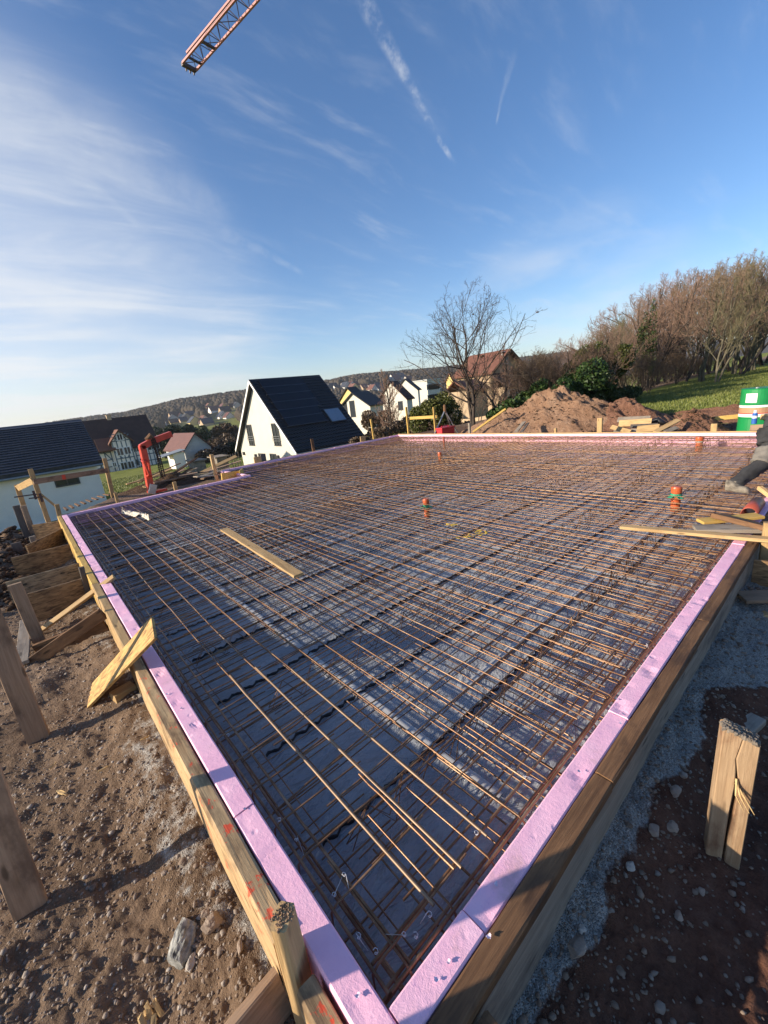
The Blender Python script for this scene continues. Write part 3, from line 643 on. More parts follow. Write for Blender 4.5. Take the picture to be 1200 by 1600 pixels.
# white houses of the estate behind the solar house
def far_house(label, uv_l, uv_r, uv_pk, dep, rm, wm, length, wins=(), zb=-6.5, group='white houses on the estate behind the slab'):
    L = atd(*uv_l, dep); X = L.x; Rr = onx(*uv_r, X); P = onx(*uv_pk, X)
    length = ony(length, uv_pk[1]-.1*(length-uv_pk[0]), (L.y+Rr.y)/2).x-X-.4
    ws = [('x0', onx(u, v, X).y, onx(u, v, X).z-h/2, w_, h) for u, v, w_, h in wins]
    ze = (L.z+Rr.z)/2
    return house('estate_house', label, X, X+length, min(L.y, Rr.y), max(L.y, Rr.y), zb, ze, P.z, 'x', wm, rm, over=.4, wins=ws, frame=M_FRAMED, group=group, thick=.2)
far_house('white gabled house with one tall window just right of the solar roof', (532, 629), (579, 642), (544.5, 616), 72, M_TILEB, M_WHITE, 575, [(551, 639, 1.3, 2.6), (540, 637, .9, 1.8), (573, 654, 2.3, 1.0)])
far_house('cream gabled house half hidden behind the white house with tall window', (528, 626), (566, 633), (540.5, 607), 92, M_TILEB, M_YELR, 556)
far_house('white house with dark brown roof behind the slender bare tree', (592, 622), (636, 627), (606, 598), 84, M_TILED, M_WHITE, 621, [(596, 622, 1.8, 1.3), (626, 634, 1.2, 1.6)])
far_house('white house with black roof farthest along the estate row', (618, 608), (653, 613), (625, 594), 108, M_TILEB, M_WHITE, 638, [(630, 612, 1.2, 1.5)])
# orange-roofed house behind the bare tree
def flat_house(label, u0, u1, v0, v1, dep, wm, nw, nr):
    a = atd(u0, v1, dep); b = atd(u1, v1, dep); t_ = atd(u0, v0, dep); y0 = min(a.y, b.y)-2
    t = empty('white_apartment_block', (a.x, a.y, a.z)); put(t, label, 'apartment block'); zb, zt = a.z-6, t_.z
    m = MB(); m.box((a.x, b.y, zb), (b.x, b.y+9, zt)); m.build('wall', wm, t); m = MB(); m.box((a.x-.2, b.y-.2, zt), (b.x+.2, b.y+9.2, zt+.35)); m.build('roof', M_GUT, t)
    for i in range(nw):
        for j in range(nr):
            cx = a.x+(b.x-a.x)*(i+.5)/nw; cz = zt-1.8-j*2.8
            f = MB(); f.box((cx-.75, b.y-.06, cz-.75), (cx+.75, b.y, cz+.75)); fo = f.build('window', M_FRAMEW, t); g = MB(); g.box((cx-.62, b.y-.075, cz-.62), (cx+.62, b.y-.062, cz+.62)); g.build('pane', M_GLASSD, fo)
    return t
flat_house('long flat white block seen through the bare tree', 652, 690, 597, 640, 120, M_WHITE, 7, 3)
OY = atd(792, 590, 46).y; oP, oL, oR = ony(792, 546, OY), ony(769, 586, OY), ony(819, 579, OY); ze_ = (oL.z+oR.z)/2; xm = oP.x; hw_ = (oR.x-oL.x)/2
oh, ohr = house('red_roof_house', 'warm yellow gabled house with red tiled roof behind the bare tree', xm-hw_, xm+hw_, OY, OY+4.5, -4.5, ze_+.3, oP.z-.2, 'y', M_ORR, M_TILER, over=.5, wins=[('y0', ony(789, 562, OY).x, ony(789, 568, OY).z, 1.0, 1.2)], thick=.2)
b = MB(); b.prism([(xm-hw_-.3, OY-2.2, ze_-1.5), (xm+hw_+.3, OY-2.2, ze_-1.5), (xm+hw_+.3, OY-.01, ze_-.1), (xm-hw_-.3, OY-.01, ze_-.1)], (0, 0, .18)); b.build('porch_roof', M_TILED, oh)
b = MB(); b.box((xm-hw_+.3, OY-1.9, -4.5), (xm+hw_-.3, OY+.01, ze_-1.45)); b.build('bay', M_ORR, oh)
for i in range(4):
    xx = xm-hw_+.9+i*(2*hw_-1.8)/3; f = MB(); f.box((xx-.62, OY-1.97, ze_-3.5), (xx+.62, OY-1.9, ze_-1.75)); fo = f.build('window', M_FRAMEW, oh); g = MB(); g.box((xx-.48, OY-1.99, ze_-3.38), (xx+.48, OY-1.972, ze_-1.85)); g.build('pane', M_GLASSD, fo)
f = MB()
for s_ in (-1, 1): f.beam((xm+s_*(hw_+.5), OY-.53, ze_+.02), (xm, OY-.53, oP.z-.12), .26, .06, (0, 1, 0))
f.build('verge_board', M_BROWN, oh)
a = atd(712, 606, 40); b = MB(); wi = empty('garden_shed', tuple(a)); put(wi, 'low shed with orange tiled roof left of the red-roofed house', 'shed')
b.box((a.x, a.y-1.5, a.z-3), (a.x+3, a.y+1, a.z-.4)); b.build('wall', M_ORR, wi); b = MB(); b.prism([(a.x-.3, a.y-1.8, a.z-.5), (a.x+3.3, a.y-1.8, a.z-.5), (a.x+3.3, a.y, a.z+.5), (a.x-.3, a.y, a.z+.5)], (0, 0, .15)); b.prism([(a.x-.3, a.y, a.z+.5), (a.x+3.3, a.y, a.z+.5), (a.x+3.3, a.y+1.3, a.z-.5), (a.x-.3, a.y+1.3, a.z-.5)], (0, 0, .15)); b.build('roof', M_TILER, wi)
far_house('yellow house far behind the tree trunk fork', (697, 592), (709, 597), (703, 584), 130, M_TILER, M_YELR, 708, group='houses farther up the valley')

# village on the foot of the far hill: small houses, each its own thing
vil = []
for (u, v, n, su, sv) in ((290, 655, 8, 22, 5), (345, 640, 7, 26, 5), (318, 664, 4, 16, 4), (352, 652, 3, 10, 3), (525, 606, 9, 30, 3), (575, 607, 8, 26, 3), (645, 594, 6, 30, 3), (735, 590, 3, 14, 4), (505, 612, 3, 9, 3), (270, 663, 2, 8, 3)):
    for i in range(n): vil.append((u+random.uniform(-su, su), v+random.uniform(-sv, sv)))
wallm = [M_WHITE, M_WHITEC, M_YELR, M_WHITE, M_ORR]; roofm = [M_TILED, M_TILEK, M_TILER, M_TILEB, M_TILEM]
adj = ['white', 'pale', 'yellowish', 'cream', 'warm']
SPECV = []
for i, (u, v) in enumerate(vil):
    dep = 260.0
    while dep < 1500:
        p = atd(u, v, dep)
        if p.z < float(H(p.x, p.y))+1.0: break
        dep *= 1.02
    s = random.uniform(.9, 1.5); X, Y, Z = p; s *= dep/560 if dep > 560 else 1.0
    L_, W_ = 9*s, 8*s; wi_ = random.randrange(5); ri = random.randrange(5); rid = random.choice('xy')
    t = empty('village_house', (X, Y, Z)); SPECV.append((t, wi_, ri))
    put(t, 'tiny pale house in the far village below the wooded hill', 'house', 'village houses below the far hill')
    b = MB(); r = MB(); ze, zr = Z+1.2*s, Z+5.2*s; x0, x1, y0, y1 = X-L_/2, X+L_/2, Y-W_/2, Y+W_/2
    if rid == 'x':
        b.prism([(x0, y0, Z-9), (x0, y1, Z-9), (x0, y1, ze), (x0, Y, zr), (x0, y0, ze)], (L_, 0, 0))
        for ye in (y0-.6, y1+.6): r.prism([(x0-.5, ye, ze-.5), (x1+.5, ye, ze-.5), (x1+.5, Y, zr+.1), (x0-.5, Y, zr+.1)], (0, 0, .35))
    else:
        b.prism([(x0, y0, Z-9), (x1, y0, Z-9), (x1, y0, ze), (X, y0, zr), (x0, y0, ze)], (0, W_, 0))
        for xe in (x0-.6, x1+.6): r.prism([(xe, y0-.5, ze-.5), (xe, y1+.5, ze-.5), (X, y1+.5, zr+.1), (X, y0-.5, zr+.1)], (0, 0, .35))
    b.build('wall', wallm[wi_], t); r.build('roof', roofm[ri], t)

# ------------------------------------------------------------------ trees
def tree_geo(seed, Ht, spread, stems=1, l1=11, l2=7, l3=6, l4=0, r0=None, up=.25, bare=.25, gnarl=.16, droop=0, thin=1.0, leanf=.28):
    rg_ = np.random.default_rng(seed); lv = [[], [], [], [], []]; rad = [[], [], [], [], []]
    def poly(p, d, L, r, k, level, upw):
        pts = [p]; d = d/np.linalg.norm(d)
        for i in range(k):
            d = d+rg_.normal(0, gnarl, 3)+np.array([0, 0, upw]); d /= np.linalg.norm(d); pts.append(pts[-1]+d*L/k)
        rs = np.linspace(r, max(r*(.35 if level < 2 else .4), .004), k+1)
        lv[level].append(np.array(pts)); rad[level].append(rs); return np.array(pts), rs
    seg = [7, 6, 5, 4, 3]
    def kids(pts, rs, level, n, Lf, a0, a1, lo, upw):
        out = []
        tot = np.linalg.norm(pts[1:]-pts[:-1], axis=1).sum(); ph = rg_.uniform(0, 6.28)
        for i in range(n):
            f = lo+(1-lo)*(i+rg_.uniform(.1, .9))/n; q = f*(len(pts)-1); j = min(int(q), len(pts)-2); p = pts[j]+(pts[j+1]-pts[j])*(q-j)
            t = pts[j+1]-pts[j]; t = t/np.linalg.norm(t); ph += 2.4+rg_.uniform(-.5, .5)
            a = np.cross(t, [.31, .77, .56]); a /= np.linalg.norm(a); b = np.cross(t, a)
            ang = R(rg_.uniform(a0, a1)); d = t*math.cos(ang)+(a*math.cos(ph)+b*math.sin(ph))*math.sin(ang)
            L = tot*Lf*(1.15-.75*f)*rg_.uniform(.7, 1.2); r = rs[j]*rg_.uniform(.38, .6)
            out.append(poly(p, d, max(L, .12), max(r, .005*thin), seg[level], level, upw))
        return out
    r0 = r0 or Ht*.016
    for s in range(stems):
        a = 6.28*s/max(stems, 1)+rg_.uniform(0, 1); lean = .0 if stems == 1 else leanf
        P, rs = poly(np.array([math.cos(a)*.08*(stems > 1), math.sin(a)*.08*(stems > 1), -.15]), np.array([math.cos(a)*lean, math.sin(a)*lean, 1.0]), Ht*(.86 if stems == 1 else .88), r0, 7, 0, .06)
        for B1 in kids(P, rs, 1, l1, spread, 35, 68, bare, up*.35):
            for B2 in kids(*B1, 2, l2, .55, 25, 60, .18, up*.3-droop):
                for B3 in kids(*B2, 3, l3, .55, 22, 55, .12, up*.2-droop):
                    if l4: kids(*B3, 4, l4, .6, 20, 50, .2, up*.15-droop)
    def build(levels, n, sc=1.0):
        VV, QQ, o = [], [], 0
        for l in levels:
            if lv[l]:
                v, q = tubes_np(np.array(lv[l]), np.array(rad[l])*sc, n[l]); VV.append(v); QQ.append(q+o); o += len(v)
        return np.vstack(VV), np.vstack(QQ)
    return build([0, 1], [8, 6, 4, 3, 3]), build([2, 3, 4], [8, 6, 4, 3, 3], thin)
def leaf_cloud(rg_, n, size, fn):                       # n small leaf quads at points given by fn(rng, n)
    P = fn(rg_, n); a = rg_.normal(size=(n, 3)); a /= np.linalg.norm(a, axis=1, keepdims=True); b = np.cross(a, rg_.normal(size=(n, 3))); b /= np.linalg.norm(b, axis=1, keepdims=True)
    s = size*rg_.uniform(.6, 1.3, (n, 1)); V = np.stack([P-a*s, P-b*s*.5, P+a*s, P+b*s*.5], 1).reshape(-1, 3); return V, np.arange(4*n).reshape(n, 4)
TRK = {}
def tree_kind(key, geo, bm, tm): TRK[key] = (geo, bm, tm, [None, None])
def plant(key, name, label, x, y, h, href, rot, group=None, zoff=0.0, sc_xy=None):
    geo, bm, tm, me = TRK[key]; z = float(H(x, y))+zoff
    t = empty(name, (x, y, z)); put(t, label, 'tree', group); s = h/href; sx = s*(sc_xy or 1)
    for i, (nm, m_) in enumerate((('trunk', bm), ('crown', tm))):
        if me[i] is None:
            o = np_mesh(nm, geo[i][0], geo[i][1], m_); me[i] = o.data
        else: o = bpy.data.objects.new(nm, me[i]); COL.objects.link(o)
        o.parent = t
    t.scale = (sx, sx, s); t.rotation_euler = (0, 0, rot); return t
tree_kind('main', tree_geo(43, 6.0, .80, stems=2, l1=14, l2=7, l3=4, l4=2, r0=.085, up=.20, bare=.12, gnarl=.12, thin=.95, leanf=.13), M_BARK, M_BARK)
tree_kind('a', tree_geo(5, 8, .46, 2, 11, 7, 6, 2, up=.6, bare=.28, thin=1.1, leanf=.12, r0=.085), M_BARKG, M_TWIGB)
tree_kind('b', tree_geo(6, 8, .5, 2, 9, 7, 5, 2, up=.5, bare=.25, thin=1.1, leanf=.12, r0=.085), M_BARK, M_TWIGR)
tree_kind('c', tree_geo(8, 8, .42, 3, 10, 6, 5, 2, up=.7, bare=.2, thin=1.1, leanf=.12, r0=.085), M_BARKG, M_TWIGG)
tree_kind('s', tree_geo(9, 4, .8, 5, 7, 6, 4, 2, r0=.03, up=.5, bare=.05, gnarl=.2, thin=1.1), M_BARK, M_BRUSH)
tree_kind('slim', tree_geo(11, 7, .33, 2, 12, 7, 5, 2, up=.8, bare=.1, thin=1.3), M_BARK, M_TWIGR)
p = onz(733, 684, -.7); MT = (14.55, 10.6)
zt = topz(MT[0], MT[1], 438); plant('main', 'bare_tree', 'spreading bare fruit tree with dark forked trunk behind the slab', MT[0], MT[1], zt-float(H(*MT))+.3, 7.3, .9, sc_xy=1.02)
# second small bare tree to its right
plant('slim', 'young_bare_tree', 'slim young bare tree right of the spreading fruit tree', 15.6, 9.7, 3.4, 7, 2.0)
q = atd(607, 690, 34); plant('slim', 'slender_bare_tree', 'slender reddish bare tree before the estate houses', q.x, q.y, topz(q.x, q.y, 568)-float(H(q.x, q.y)), 7, .3)
for i, (u, dep, vt) in enumerate(((745, 27, 575), (772, 24, 580), (798, 26, 566), (822, 25, 560), (846, 27, 552), (716, 30, 600))):
    q = atd(u, 640, dep); plant('a' if i % 2 else 'b', 'bare_tree', 'thin bare tree in the thicket before the red-roofed house', q.x, q.y, topz(q.x, q.y, vt)-float(H(q.x, q.y)), 8, i*1.3, 'thicket before the red-roofed house', sc_xy=.8)
# wooded edge of the meadow
tops = np.array([[700, 545], [840, 545], [880, 528], [920, 515], [950, 492], [990, 480], [1020, 445], [1055, 405], [1090, 412], [1130, 400], [1170, 392], [1220, 380], [1500, 360]], float)
ed = []
r2 = random.Random(21)
for i in range(48):
    f = max(0.0, i+r2.uniform(-.4, .4))/48; x_ = 17.0+f**1.35*42; y_ = 7.2+r2.uniform(-.5, .8)+abs(r2.gauss(0, 1))*2.6+.06*(x_-17)
    ed.append((x_, y_))
LAB = {'a': 'tall grey-barked bare tree in the wooded edge above the meadow', 'b': 'reddish twiggy bare tree in the wooded edge above the meadow', 'c': 'olive-tinged bare tree in the wooded edge above the meadow', 's': 'brown tangled bare shrub at the foot of the wooded edge'}
for i in range(17): x_ = 32+i*1.8+r2.uniform(-.5, .5); ed.append((x_, 5.6+r2.uniform(-.3, 3.0)-.03*(x_-32)))
for x_, y_ in ed:
    u, v, w_ = pj((x_, y_, 1)); vt = np.interp(u, tops[:, 0], tops[:, 1])+r2.uniform(-8, 22); h = topz(x_, y_, vt)-float(H(x_, y_))
    if h < 1.2: continue
    k = r2.choice('abcb') if h > 3.4 else r2.choice('bs'); sx = r2.uniform(1.0, 1.4)*(1 if k != 's' else .8)
    plant(k, 'bare_tree' if k != 's' else 'bare_shrub', LAB[k], x_, y_, h, 8 if k != 's' else 4, r2.uniform(0, 6.28), 'bare trees and shrubs along the meadow edge', sc_xy=sx)
for i in range(24):                                      # undergrowth shrubs
    f = i/24; x_ = 16.6+f**1.3*38+r2.uniform(-.6, .6); y_ = 7.6+r2.uniform(-.3, 1.8)+.05*(x_-17); h = r2.uniform(1.0, 1.9)*(1+f*.5)
    plant('s', 'bare_shrub', LAB['s'], x_, y_, h, 4, r2.uniform(0, 6.28), 'bare trees and shrubs along the meadow edge', sc_xy=1.15)
def bush(name, label, x, y, rx, ry, h, n, size, m, seed, stemm=M_BARK, group=None, cat='shrub', z=None, lump=9, parent_kind=None):
    z = float(H(x, y)) if z is None else z; rg_ = np.random.default_rng(seed); t = empty(name, (x, y, z)); put(t, label, cat, group)
    C_ = np.stack([rg_.uniform(-.75, .75, lump)*rx, rg_.uniform(-.75, .75, lump)*ry, rg_.uniform(.3, .78, lump)*h], 1); Rl = rg_.uniform(.3, .5, lump)[:, None]*np.array([rx, ry, h*.62])
    def fn(g, n):
        i = g.integers(0, lump, n); d = g.normal(size=(n, 3)); d /= np.linalg.norm(d, axis=1, keepdims=True); p = C_[i]+d*Rl[i]*g.uniform(.55, 1.05, (n, 1))**.5
        p[:, 2] = np.abs(p[:, 2]); return p
    v, q = leaf_cloud(rg_, n, size, fn); o = np_mesh('foliage', v, q, m); o.parent = t
    b = MB()
    for i in range(lump): b.tube([(C_[i][0]*.15, C_[i][1]*.15, -.1), tuple(C_[i]*np.array([.6, .6, .6])), tuple(C_[i])], [.05, .03, .01], 5)
    o = b.build('stem', stemm); o.parent = t; return t
bush('evergreen_bush', 'rounded olive-green evergreen bush beside the batter board posts', 17.0, 14.9, 1.15, 1.15, topz(17.0, 14.9, 613)-float(H(17.0, 14.9)), 15000, .07, M_YEW, 31, lump=14)
for i, (x_, y_, rx, ry, h) in enumerate(((15.6, 8.4, 1.0, .9, 1.35), (16.9, 8.0, 1.3, 1.0, 1.7), (18.3, 7.4, 1.4, 1.1, 2.0), (16.0, 9.6, 1.0, .8, .95))):
    bush('laurel_bush', 'dark glossy laurel bush growing behind the soil heap', x_, y_, rx, ry, h, 9000, .07, M_LAUREL, 50+i, group='laurel bushes behind the soil heap')
bush('yellowish_bush', 'yellow-green evergreen bush above the laurels behind the soil heap', 20.2, 7.9, 1.5, 1.3, 2.7, 12000, .07, M_YEW, 61)
x_ = 29; y_ = 8.6; bush('ivy_clad_shrub', 'dark ivy-clad narrow trunk in the meadow wooded edge', x_, y_, .5, .5, 5.0, 2600, .07, M_IVY, 71)
for i, (x_, y_, h) in enumerate(((17.4, 7.0, .8), (18.8, 6.8, .75), (20.4, 6.8, .8), (22.2, 7.0, .7))): bush('bramble_patch', 'low dark bramble growing at the left end of the meadow', x_, y_, .9, .6, h, 3500, .05, M_IVY, 80+i, group='brambles at the meadow end')
# valley trees between the houses
for i, (u, v, dep, h, rx, m, nm, lb) in enumerate((
    (258, 700, 105, 10, 4.5, M_CONIF, 'conifer', 'dark conifer rising behind the red lifting fork'), (280, 690, 112, 8.5, 4.5, M_CONIF, 'conifer', 'dark conifer just behind the barn ridge'), (305, 690, 120, 8, 5, M_IVY, 'evergreen_tree', 'dark evergreen tree behind the barn gable'),
    (325, 690, 118, 9, 5, M_IVY, 'evergreen_tree', 'dark evergreen tree right of the barn gable'), (345, 708, 72, 5.5, 4.0, M_BRUSH, 'brown_bush', 'brown leafless bush left of the white solar house'), (358, 690, 90, 9, 4.0, M_BRUSH, 'brown_bush', 'tall brown thicket against the white solar house'),
    (340, 716, 60, 3.0, 3.2, M_BRUSH, 'brown_bush', 'low brown bush behind the weathered garden shed'), (364, 712, 62, 4, 2.0, M_CONIF, 'hedge_bush', 'dark hedge bush at the foot of the white solar house'))):
    p = atd(u, v, dep); bush(nm, lb, p.x, p.y, rx, rx, h, 7000, .32 if dep > 80 else .2, m, 100+i, cat='tree' if h > 6 else 'shrub', z=p.z-h*.45, lump=12)
for i, (u, v, dep, h, rx) in enumerate(((588, 652, 52, 3.0, 2.2), (600, 672, 34, 1.6, 2.2), (655, 660, 40, 2.5, 3.0), (668, 678, 24, 1.4, 1.5), (570, 690, 30, 1.2, 1.8), (690, 672, 26, 1.6, 1.6), (640, 690, 24, 1.0, 2.5), (720, 676, 22, 1.3, 1.5))):
    p = atd(u, v, dep); bush('brown_scrub', 'brown winter scrub on the slope between slab and estate houses', p.x, p.y, rx, rx, h, 5000, .12, M_BRUSH, 130+i, group='brown scrub beyond the far slab edge', z=p.z-h*.6)
# the far woods on the hill: one mass of crowns
def woods():
    n = 30000; rg_ = np.random.default_rng(77); a = rg_.uniform(R(20), R(100), n); far = 1250+450*np.cos(3*a); r = far*rg_.uniform(.47, 1.03, n)**.8
    x_ = CAM[0]+r*np.cos(a); y_ = CAM[1]+r*np.sin(a); z_ = H(x_, y_); keep = np.ones(n, bool)
    for t_, *_q in SPECV: keep &= np.hypot(x_-t_.location.x, y_-t_.location.y) > 16
    for t_, *_q in SPECV:                                   # open ground towards the viewer in front of each house
        d_ = np.hypot(t_.location.x, t_.location.y); ca, sa = t_.location.x/d_, t_.location.y/d_; al = x_*ca+y_*sa; pe = np.abs(-x_*sa+y_*ca); keep &= ~((pe < 10) & (al < d_) & (al > d_-90))
    keep &= (fbm(x_/90, y_/90, 3) > -.75*(r/far)+.12) ; x_, y_, z_, r = x_[keep], y_[keep], z_[keep], r[keep]; n = len(x_)
    k = 9; th = np.linspace(0, 2*np.pi, 6, endpoint=False); hgt = rg_.uniform(6, 13, n); wd = rg_.uniform(2.6, 5.5, n)
    rings = [(.0, .6), (.5, 1.0), (.85, .72)]
    VV = []
    for f, s in rings:
        jit = rg_.uniform(.6, 1.35, (n, 6)); VV.append(np.stack([x_[:, None]+np.cos(th)*wd[:, None]*s*jit, y_[:, None]+np.sin(th)*wd[:, None]*s*jit, z_[:, None]+hgt[:, None]*(f+rg_.uniform(-.08, .08, (n, 6)))], 2))
    tip = np.stack([x_, y_, z_+hgt], 1)[:, None]; tip = np.repeat(tip, 6, 1); VV.append(tip); P = np.stack(VV, 1); V = P.reshape(-1, 3)
    base = np.arange(n)[:, None, None]*24+np.arange(3)[None, :, None]*6; j = np.arange(6)[None, None]; j2 = (j+1) % 6
    Q = np.stack([base+j, base+j2, base+6+j2, base+6+j], 3).reshape(-1, 4)
    o = np_mesh('hill_woods', V, Q, M_WOODS); put(o, 'distant brown leafless woods covering the far hills', 'woods', kind='stuff')
woods()

# grass standing on the meadow and the valley lawn
def blades(label, n, xr, yr, cond, L):
    rg_ = np.random.default_rng(5); x_ = rg_.uniform(*xr, n); y_ = rg_.uniform(*yr, n); k_ = cond(x_, y_)&(fbm(x_*.8, y_*.8, 3) > rg_.uniform(-.9, .25, n)); x_, y_ = x_[k_], y_[k_]; n = len(x_); z_ = H(x_, y_)
    a = rg_.uniform(0, 6.28, n); h = L*rg_.uniform(.5, 1.4, n); w_ = h*.16; ln = rg_.normal(0, .35, (n, 2))*h[:, None]
    V = np.stack([np.stack([x_-np.cos(a)*w_, y_-np.sin(a)*w_, z_-.01], 1), np.stack([x_+np.cos(a)*w_, y_+np.sin(a)*w_, z_-.01], 1), np.stack([x_+ln[:, 0], y_+ln[:, 1], z_+h], 1)], 1).reshape(-1, 3)
    o = np_mesh('grass_blades', V, np.arange(3*n).reshape(n, 3), M_BLADE); put(o, label, 'grass', kind='stuff')
blades('short winter grass on the meadow below the wood', 150000, (13.8, 46), (-4, 7.5), lambda x, y: (x > 14.2+.4*np.sin(y)), .075)
blades('lawn grass in the valley beyond the waste pile', 50000, (0, 26), (15, 60), lambda x, y: y > 14, .12)
# ------------------------------------------------------------------ slab: foam edging, formwork, foil, reinforcement
MZ = -0.27                                              # foil level
def timber(name, label, cat, A, B, w, t, n, m, group=None, parent=None, rough=.0025, segs=None, ends=0.0):
    """a sawn board from A to B: width w, thickness t along n; local x runs along the grain"""
    A, B = Vector(A), Vector(B); X = (B-A); L = X.length; X.normalize(); N = Vector(n); N = (N-X*N.dot(X)).normalized(); Y = N.cross(X)
    k = segs or max(2, int(L/.16)); bm = bmesh.new(); rows = []
    rd = random.Random(hash((round(A.x, 3), round(A.y, 3), round(B.z, 3))) & 0xffff)
    c = min(w, t)*.12; prof = [(-w/2+c, -t/2), (w/2-c, -t/2), (w/2, -t/2+c), (w/2, t/2-c), (w/2-c, t/2), (-w/2+c, t/2), (-w/2, t/2-c), (-w/2, -t/2+c)]
    bow = rd.uniform(-.003, .003)*L
    for i in range(k+1):
        f = i/k; dx = L*f
        row = []
        for (yy, z_) in prof:
            e = rd.uniform(-ends, ends) if i in (0, k) else 0
            row.append(bm.verts.new((dx+e, yy+rd.uniform(-rough, rough)+bow*4*f*(1-f), z_+rd.uniform(-rough, rough)*.6)))
        rows.append(row)
    for i in range(k):
        for j in range(8): bm.faces.new((rows[i][j], rows[i][(j+1) % 8], rows[i+1][(j+1) % 8], rows[i+1][j]))
    bm.faces.new(list(reversed(rows[0]))); bm.faces.new(rows[-1]); bmesh.ops.recalc_face_normals(bm, faces=bm.faces)
    me = bpy.data.meshes.new(name); bm.to_mesh(me); bm.free(); o = link(name, me, m)
    Mx = Matrix((X, Y, N)).transposed().to_4x4(); Mx.translation = A; o.matrix_world = Mx
    if parent is not None: o.parent = parent; o.matrix_parent_inverse = world_of(parent).inverted()
    else: put(o, label, cat, group)
    return o

# foam panels, each its own object
def foam(label, A, B, group, th=.083, dep=.31, inside=None, seed=0, z=0.0):
    """panel standing on edge from A to B (inner top edge), thickness th to the outside"""
    A, B = Vector((A[0], A[1], 0)), Vector((B[0], B[1], 0)); X = B-A; L = X.length; X.normalize(); Nn = Vector(inside)
    nx, ny = max(4, int(L/.035)), 8; rg_ = np.random.default_rng(seed)
    s = np.linspace(.0025, L-.0025, nx); V = []; 
    prof = [(0, -dep), (0, -.12), (0, -.045), (0, -.006), (.006, 0)]+[(th*f, 0) for f in (.2, .35, .5, .65, .8)]+[(th-.005, 0), (th, -.006), (th, -.05), (th, -dep)]
    P = np.zeros((nx, len(prof), 3))
    for j, (o_, z_) in enumerate(prof):
        P[:, j, 0] = A.x+X.x*s-Nn.x*o_; P[:, j, 1] = A.y+X.y*s-Nn.y*o_; P[:, j, 2] = z+z_
    tt = P[:, 4:11, 0]*3.1+P[:, 4:11, 1]*2.7
    P[:, 3:12, 2] += .0018*fbm(P[:, 3:12, 0]*9+seed, P[:, 3:12, 1]*9, 3)
    for _ in range(rg_.poisson(L*4.5)):                 # dents, thumb marks and nail holes in the top
        c = rg_.uniform(.02, L-.02); o_ = rg_.uniform(.1, .9)*th; rad = rg_.uniform(.012, .03); d = np.hypot(s[:, None]-c, np.array([q[0] for q in prof])[None]-o_)
        P[:, 4:11, 2] -= (rg_.uniform(.002, .008)*np.exp(-(d/rad)**2))[:, 4:11]
    Q = grid_quads(nx, len(prof)); o = np_mesh('foam_board', P.reshape(-1, 3), Q, M_XPS)
    bm = bmesh.new(); bm.from_mesh(o.data); bm.verts.ensure_lookup_table(); n = len(prof)
    bm.faces.new([bm.verts[j] for j in range(n)]); bm.faces.new([bm.verts[(nx-1)*n+j] for j in reversed(range(n))]); bm.faces.new([bm.verts[i*n] for i in range(nx)]+[bm.verts[i*n+n-1] for i in reversed(range(nx))])
    bmesh.ops.recalc_face_normals(bm, faces=bm.faces); bm.to_mesh(o.data); bm.free(); put(o, label, 'foam board', group)
    for f in o.data.polygons: f.use_smooth = False
    return o
def foam_run(A, B, inside, cuts, labels, group, seed, zj=.004):
    A, B = Vector((*A, 0)), Vector((*B, 0)); L = (B-A).length; X = (B-A).normalized(); pos = [0]+[c for c in cuts if 0 < c < L-.1]+[L]
    for i in range(len(pos)-1):
        lab = labels[min(i, len(labels)-1)]
        foam(lab, A+X*pos[i], A+X*pos[i+1], group, inside=inside, seed=seed+i, z=random.uniform(-zj, zj) if i else 0)
FG = 'lilac foam panels edging the slab'
foam_run((0, -.086), (0, YB+.083), (1, 0, 0), [.086+.80, .086+1.77, 3.05, 4.3, 5.55, 6.8, 8.05], ['lilac foam panel of the left edge ending at the near corner', 'short lilac foam panel of the left edge beside the red-sprayed rail', 'lilac foam panel in the left edge row beyond the sprayed rail'], FG, 10)
foam_run((.0015, 0), (XB+.083, 0), (0, 1, 0), [.30, 1.37, 2.62, 3.87, 5.12, 6.37, 7.62, 8.87], ['short lilac foam panel of the right edge at the near corner', 'dented lilac foam panel of the right edge after the corner piece', 'lilac foam panel farther along the right edge'], FG, 30)
foam_run((XB, .001), (XB, YB2), (-1, 0, 0), [1.25*k for k in range(1, 9)], ['pink sunlit foam panel of the far edge before the soil heap'], FG, 50)
foam_run((.001, YB), (XS, YB), (0, -1, 0), [1.25, 2.5], ['shaded purple foam panel of the left rear edge'], FG, 70)
foam_run((XS, YB+.084), (XS, YB2), (1, 0, 0), [], ['short foam panel at the step of the slab outline'], FG, 80)
foam_run((XS+.001, YB2), (XB+.083, YB2), (0, -1, 0), [1.25*k for k in range(1, 6)], ['shaded foam panel of the rear edge beyond the step'], FG, 90)
# torn spots where tags were pulled out of the foam
for (u, v) in ((262, 1085), (284, 1107), (383, 1264), (558, 1555), (776, 1383), (700, 1503), (683, 1530), (763, 1462), (905, 1205), (965, 1093), (970, 1130)):
    p = onz(u, v, .004); m_ = MB(); k = random.uniform(0, 3)
    for q in range(4):
        a = k+q*.9; L = random.uniform(.005, .011); d = Vector((math.cos(a), math.sin(a), 0)); e = Vector((-d.y, d.x, 0)); m_.add([p+e*.004, p-e*.004, p+d*L+Vector((0, 0, random.uniform(.002, .007))), p+d*L*.5+e*.006+Vector((0, 0, .003))], [(0, 1, 2), (0, 2, 3), (0, 3, 1), (1, 3, 2)])
    put(m_.build('foam_flake', M_XPST), 'small torn flake of pale foam on the lilac edging', 'foam flake', 'torn foam flakes on the edging')

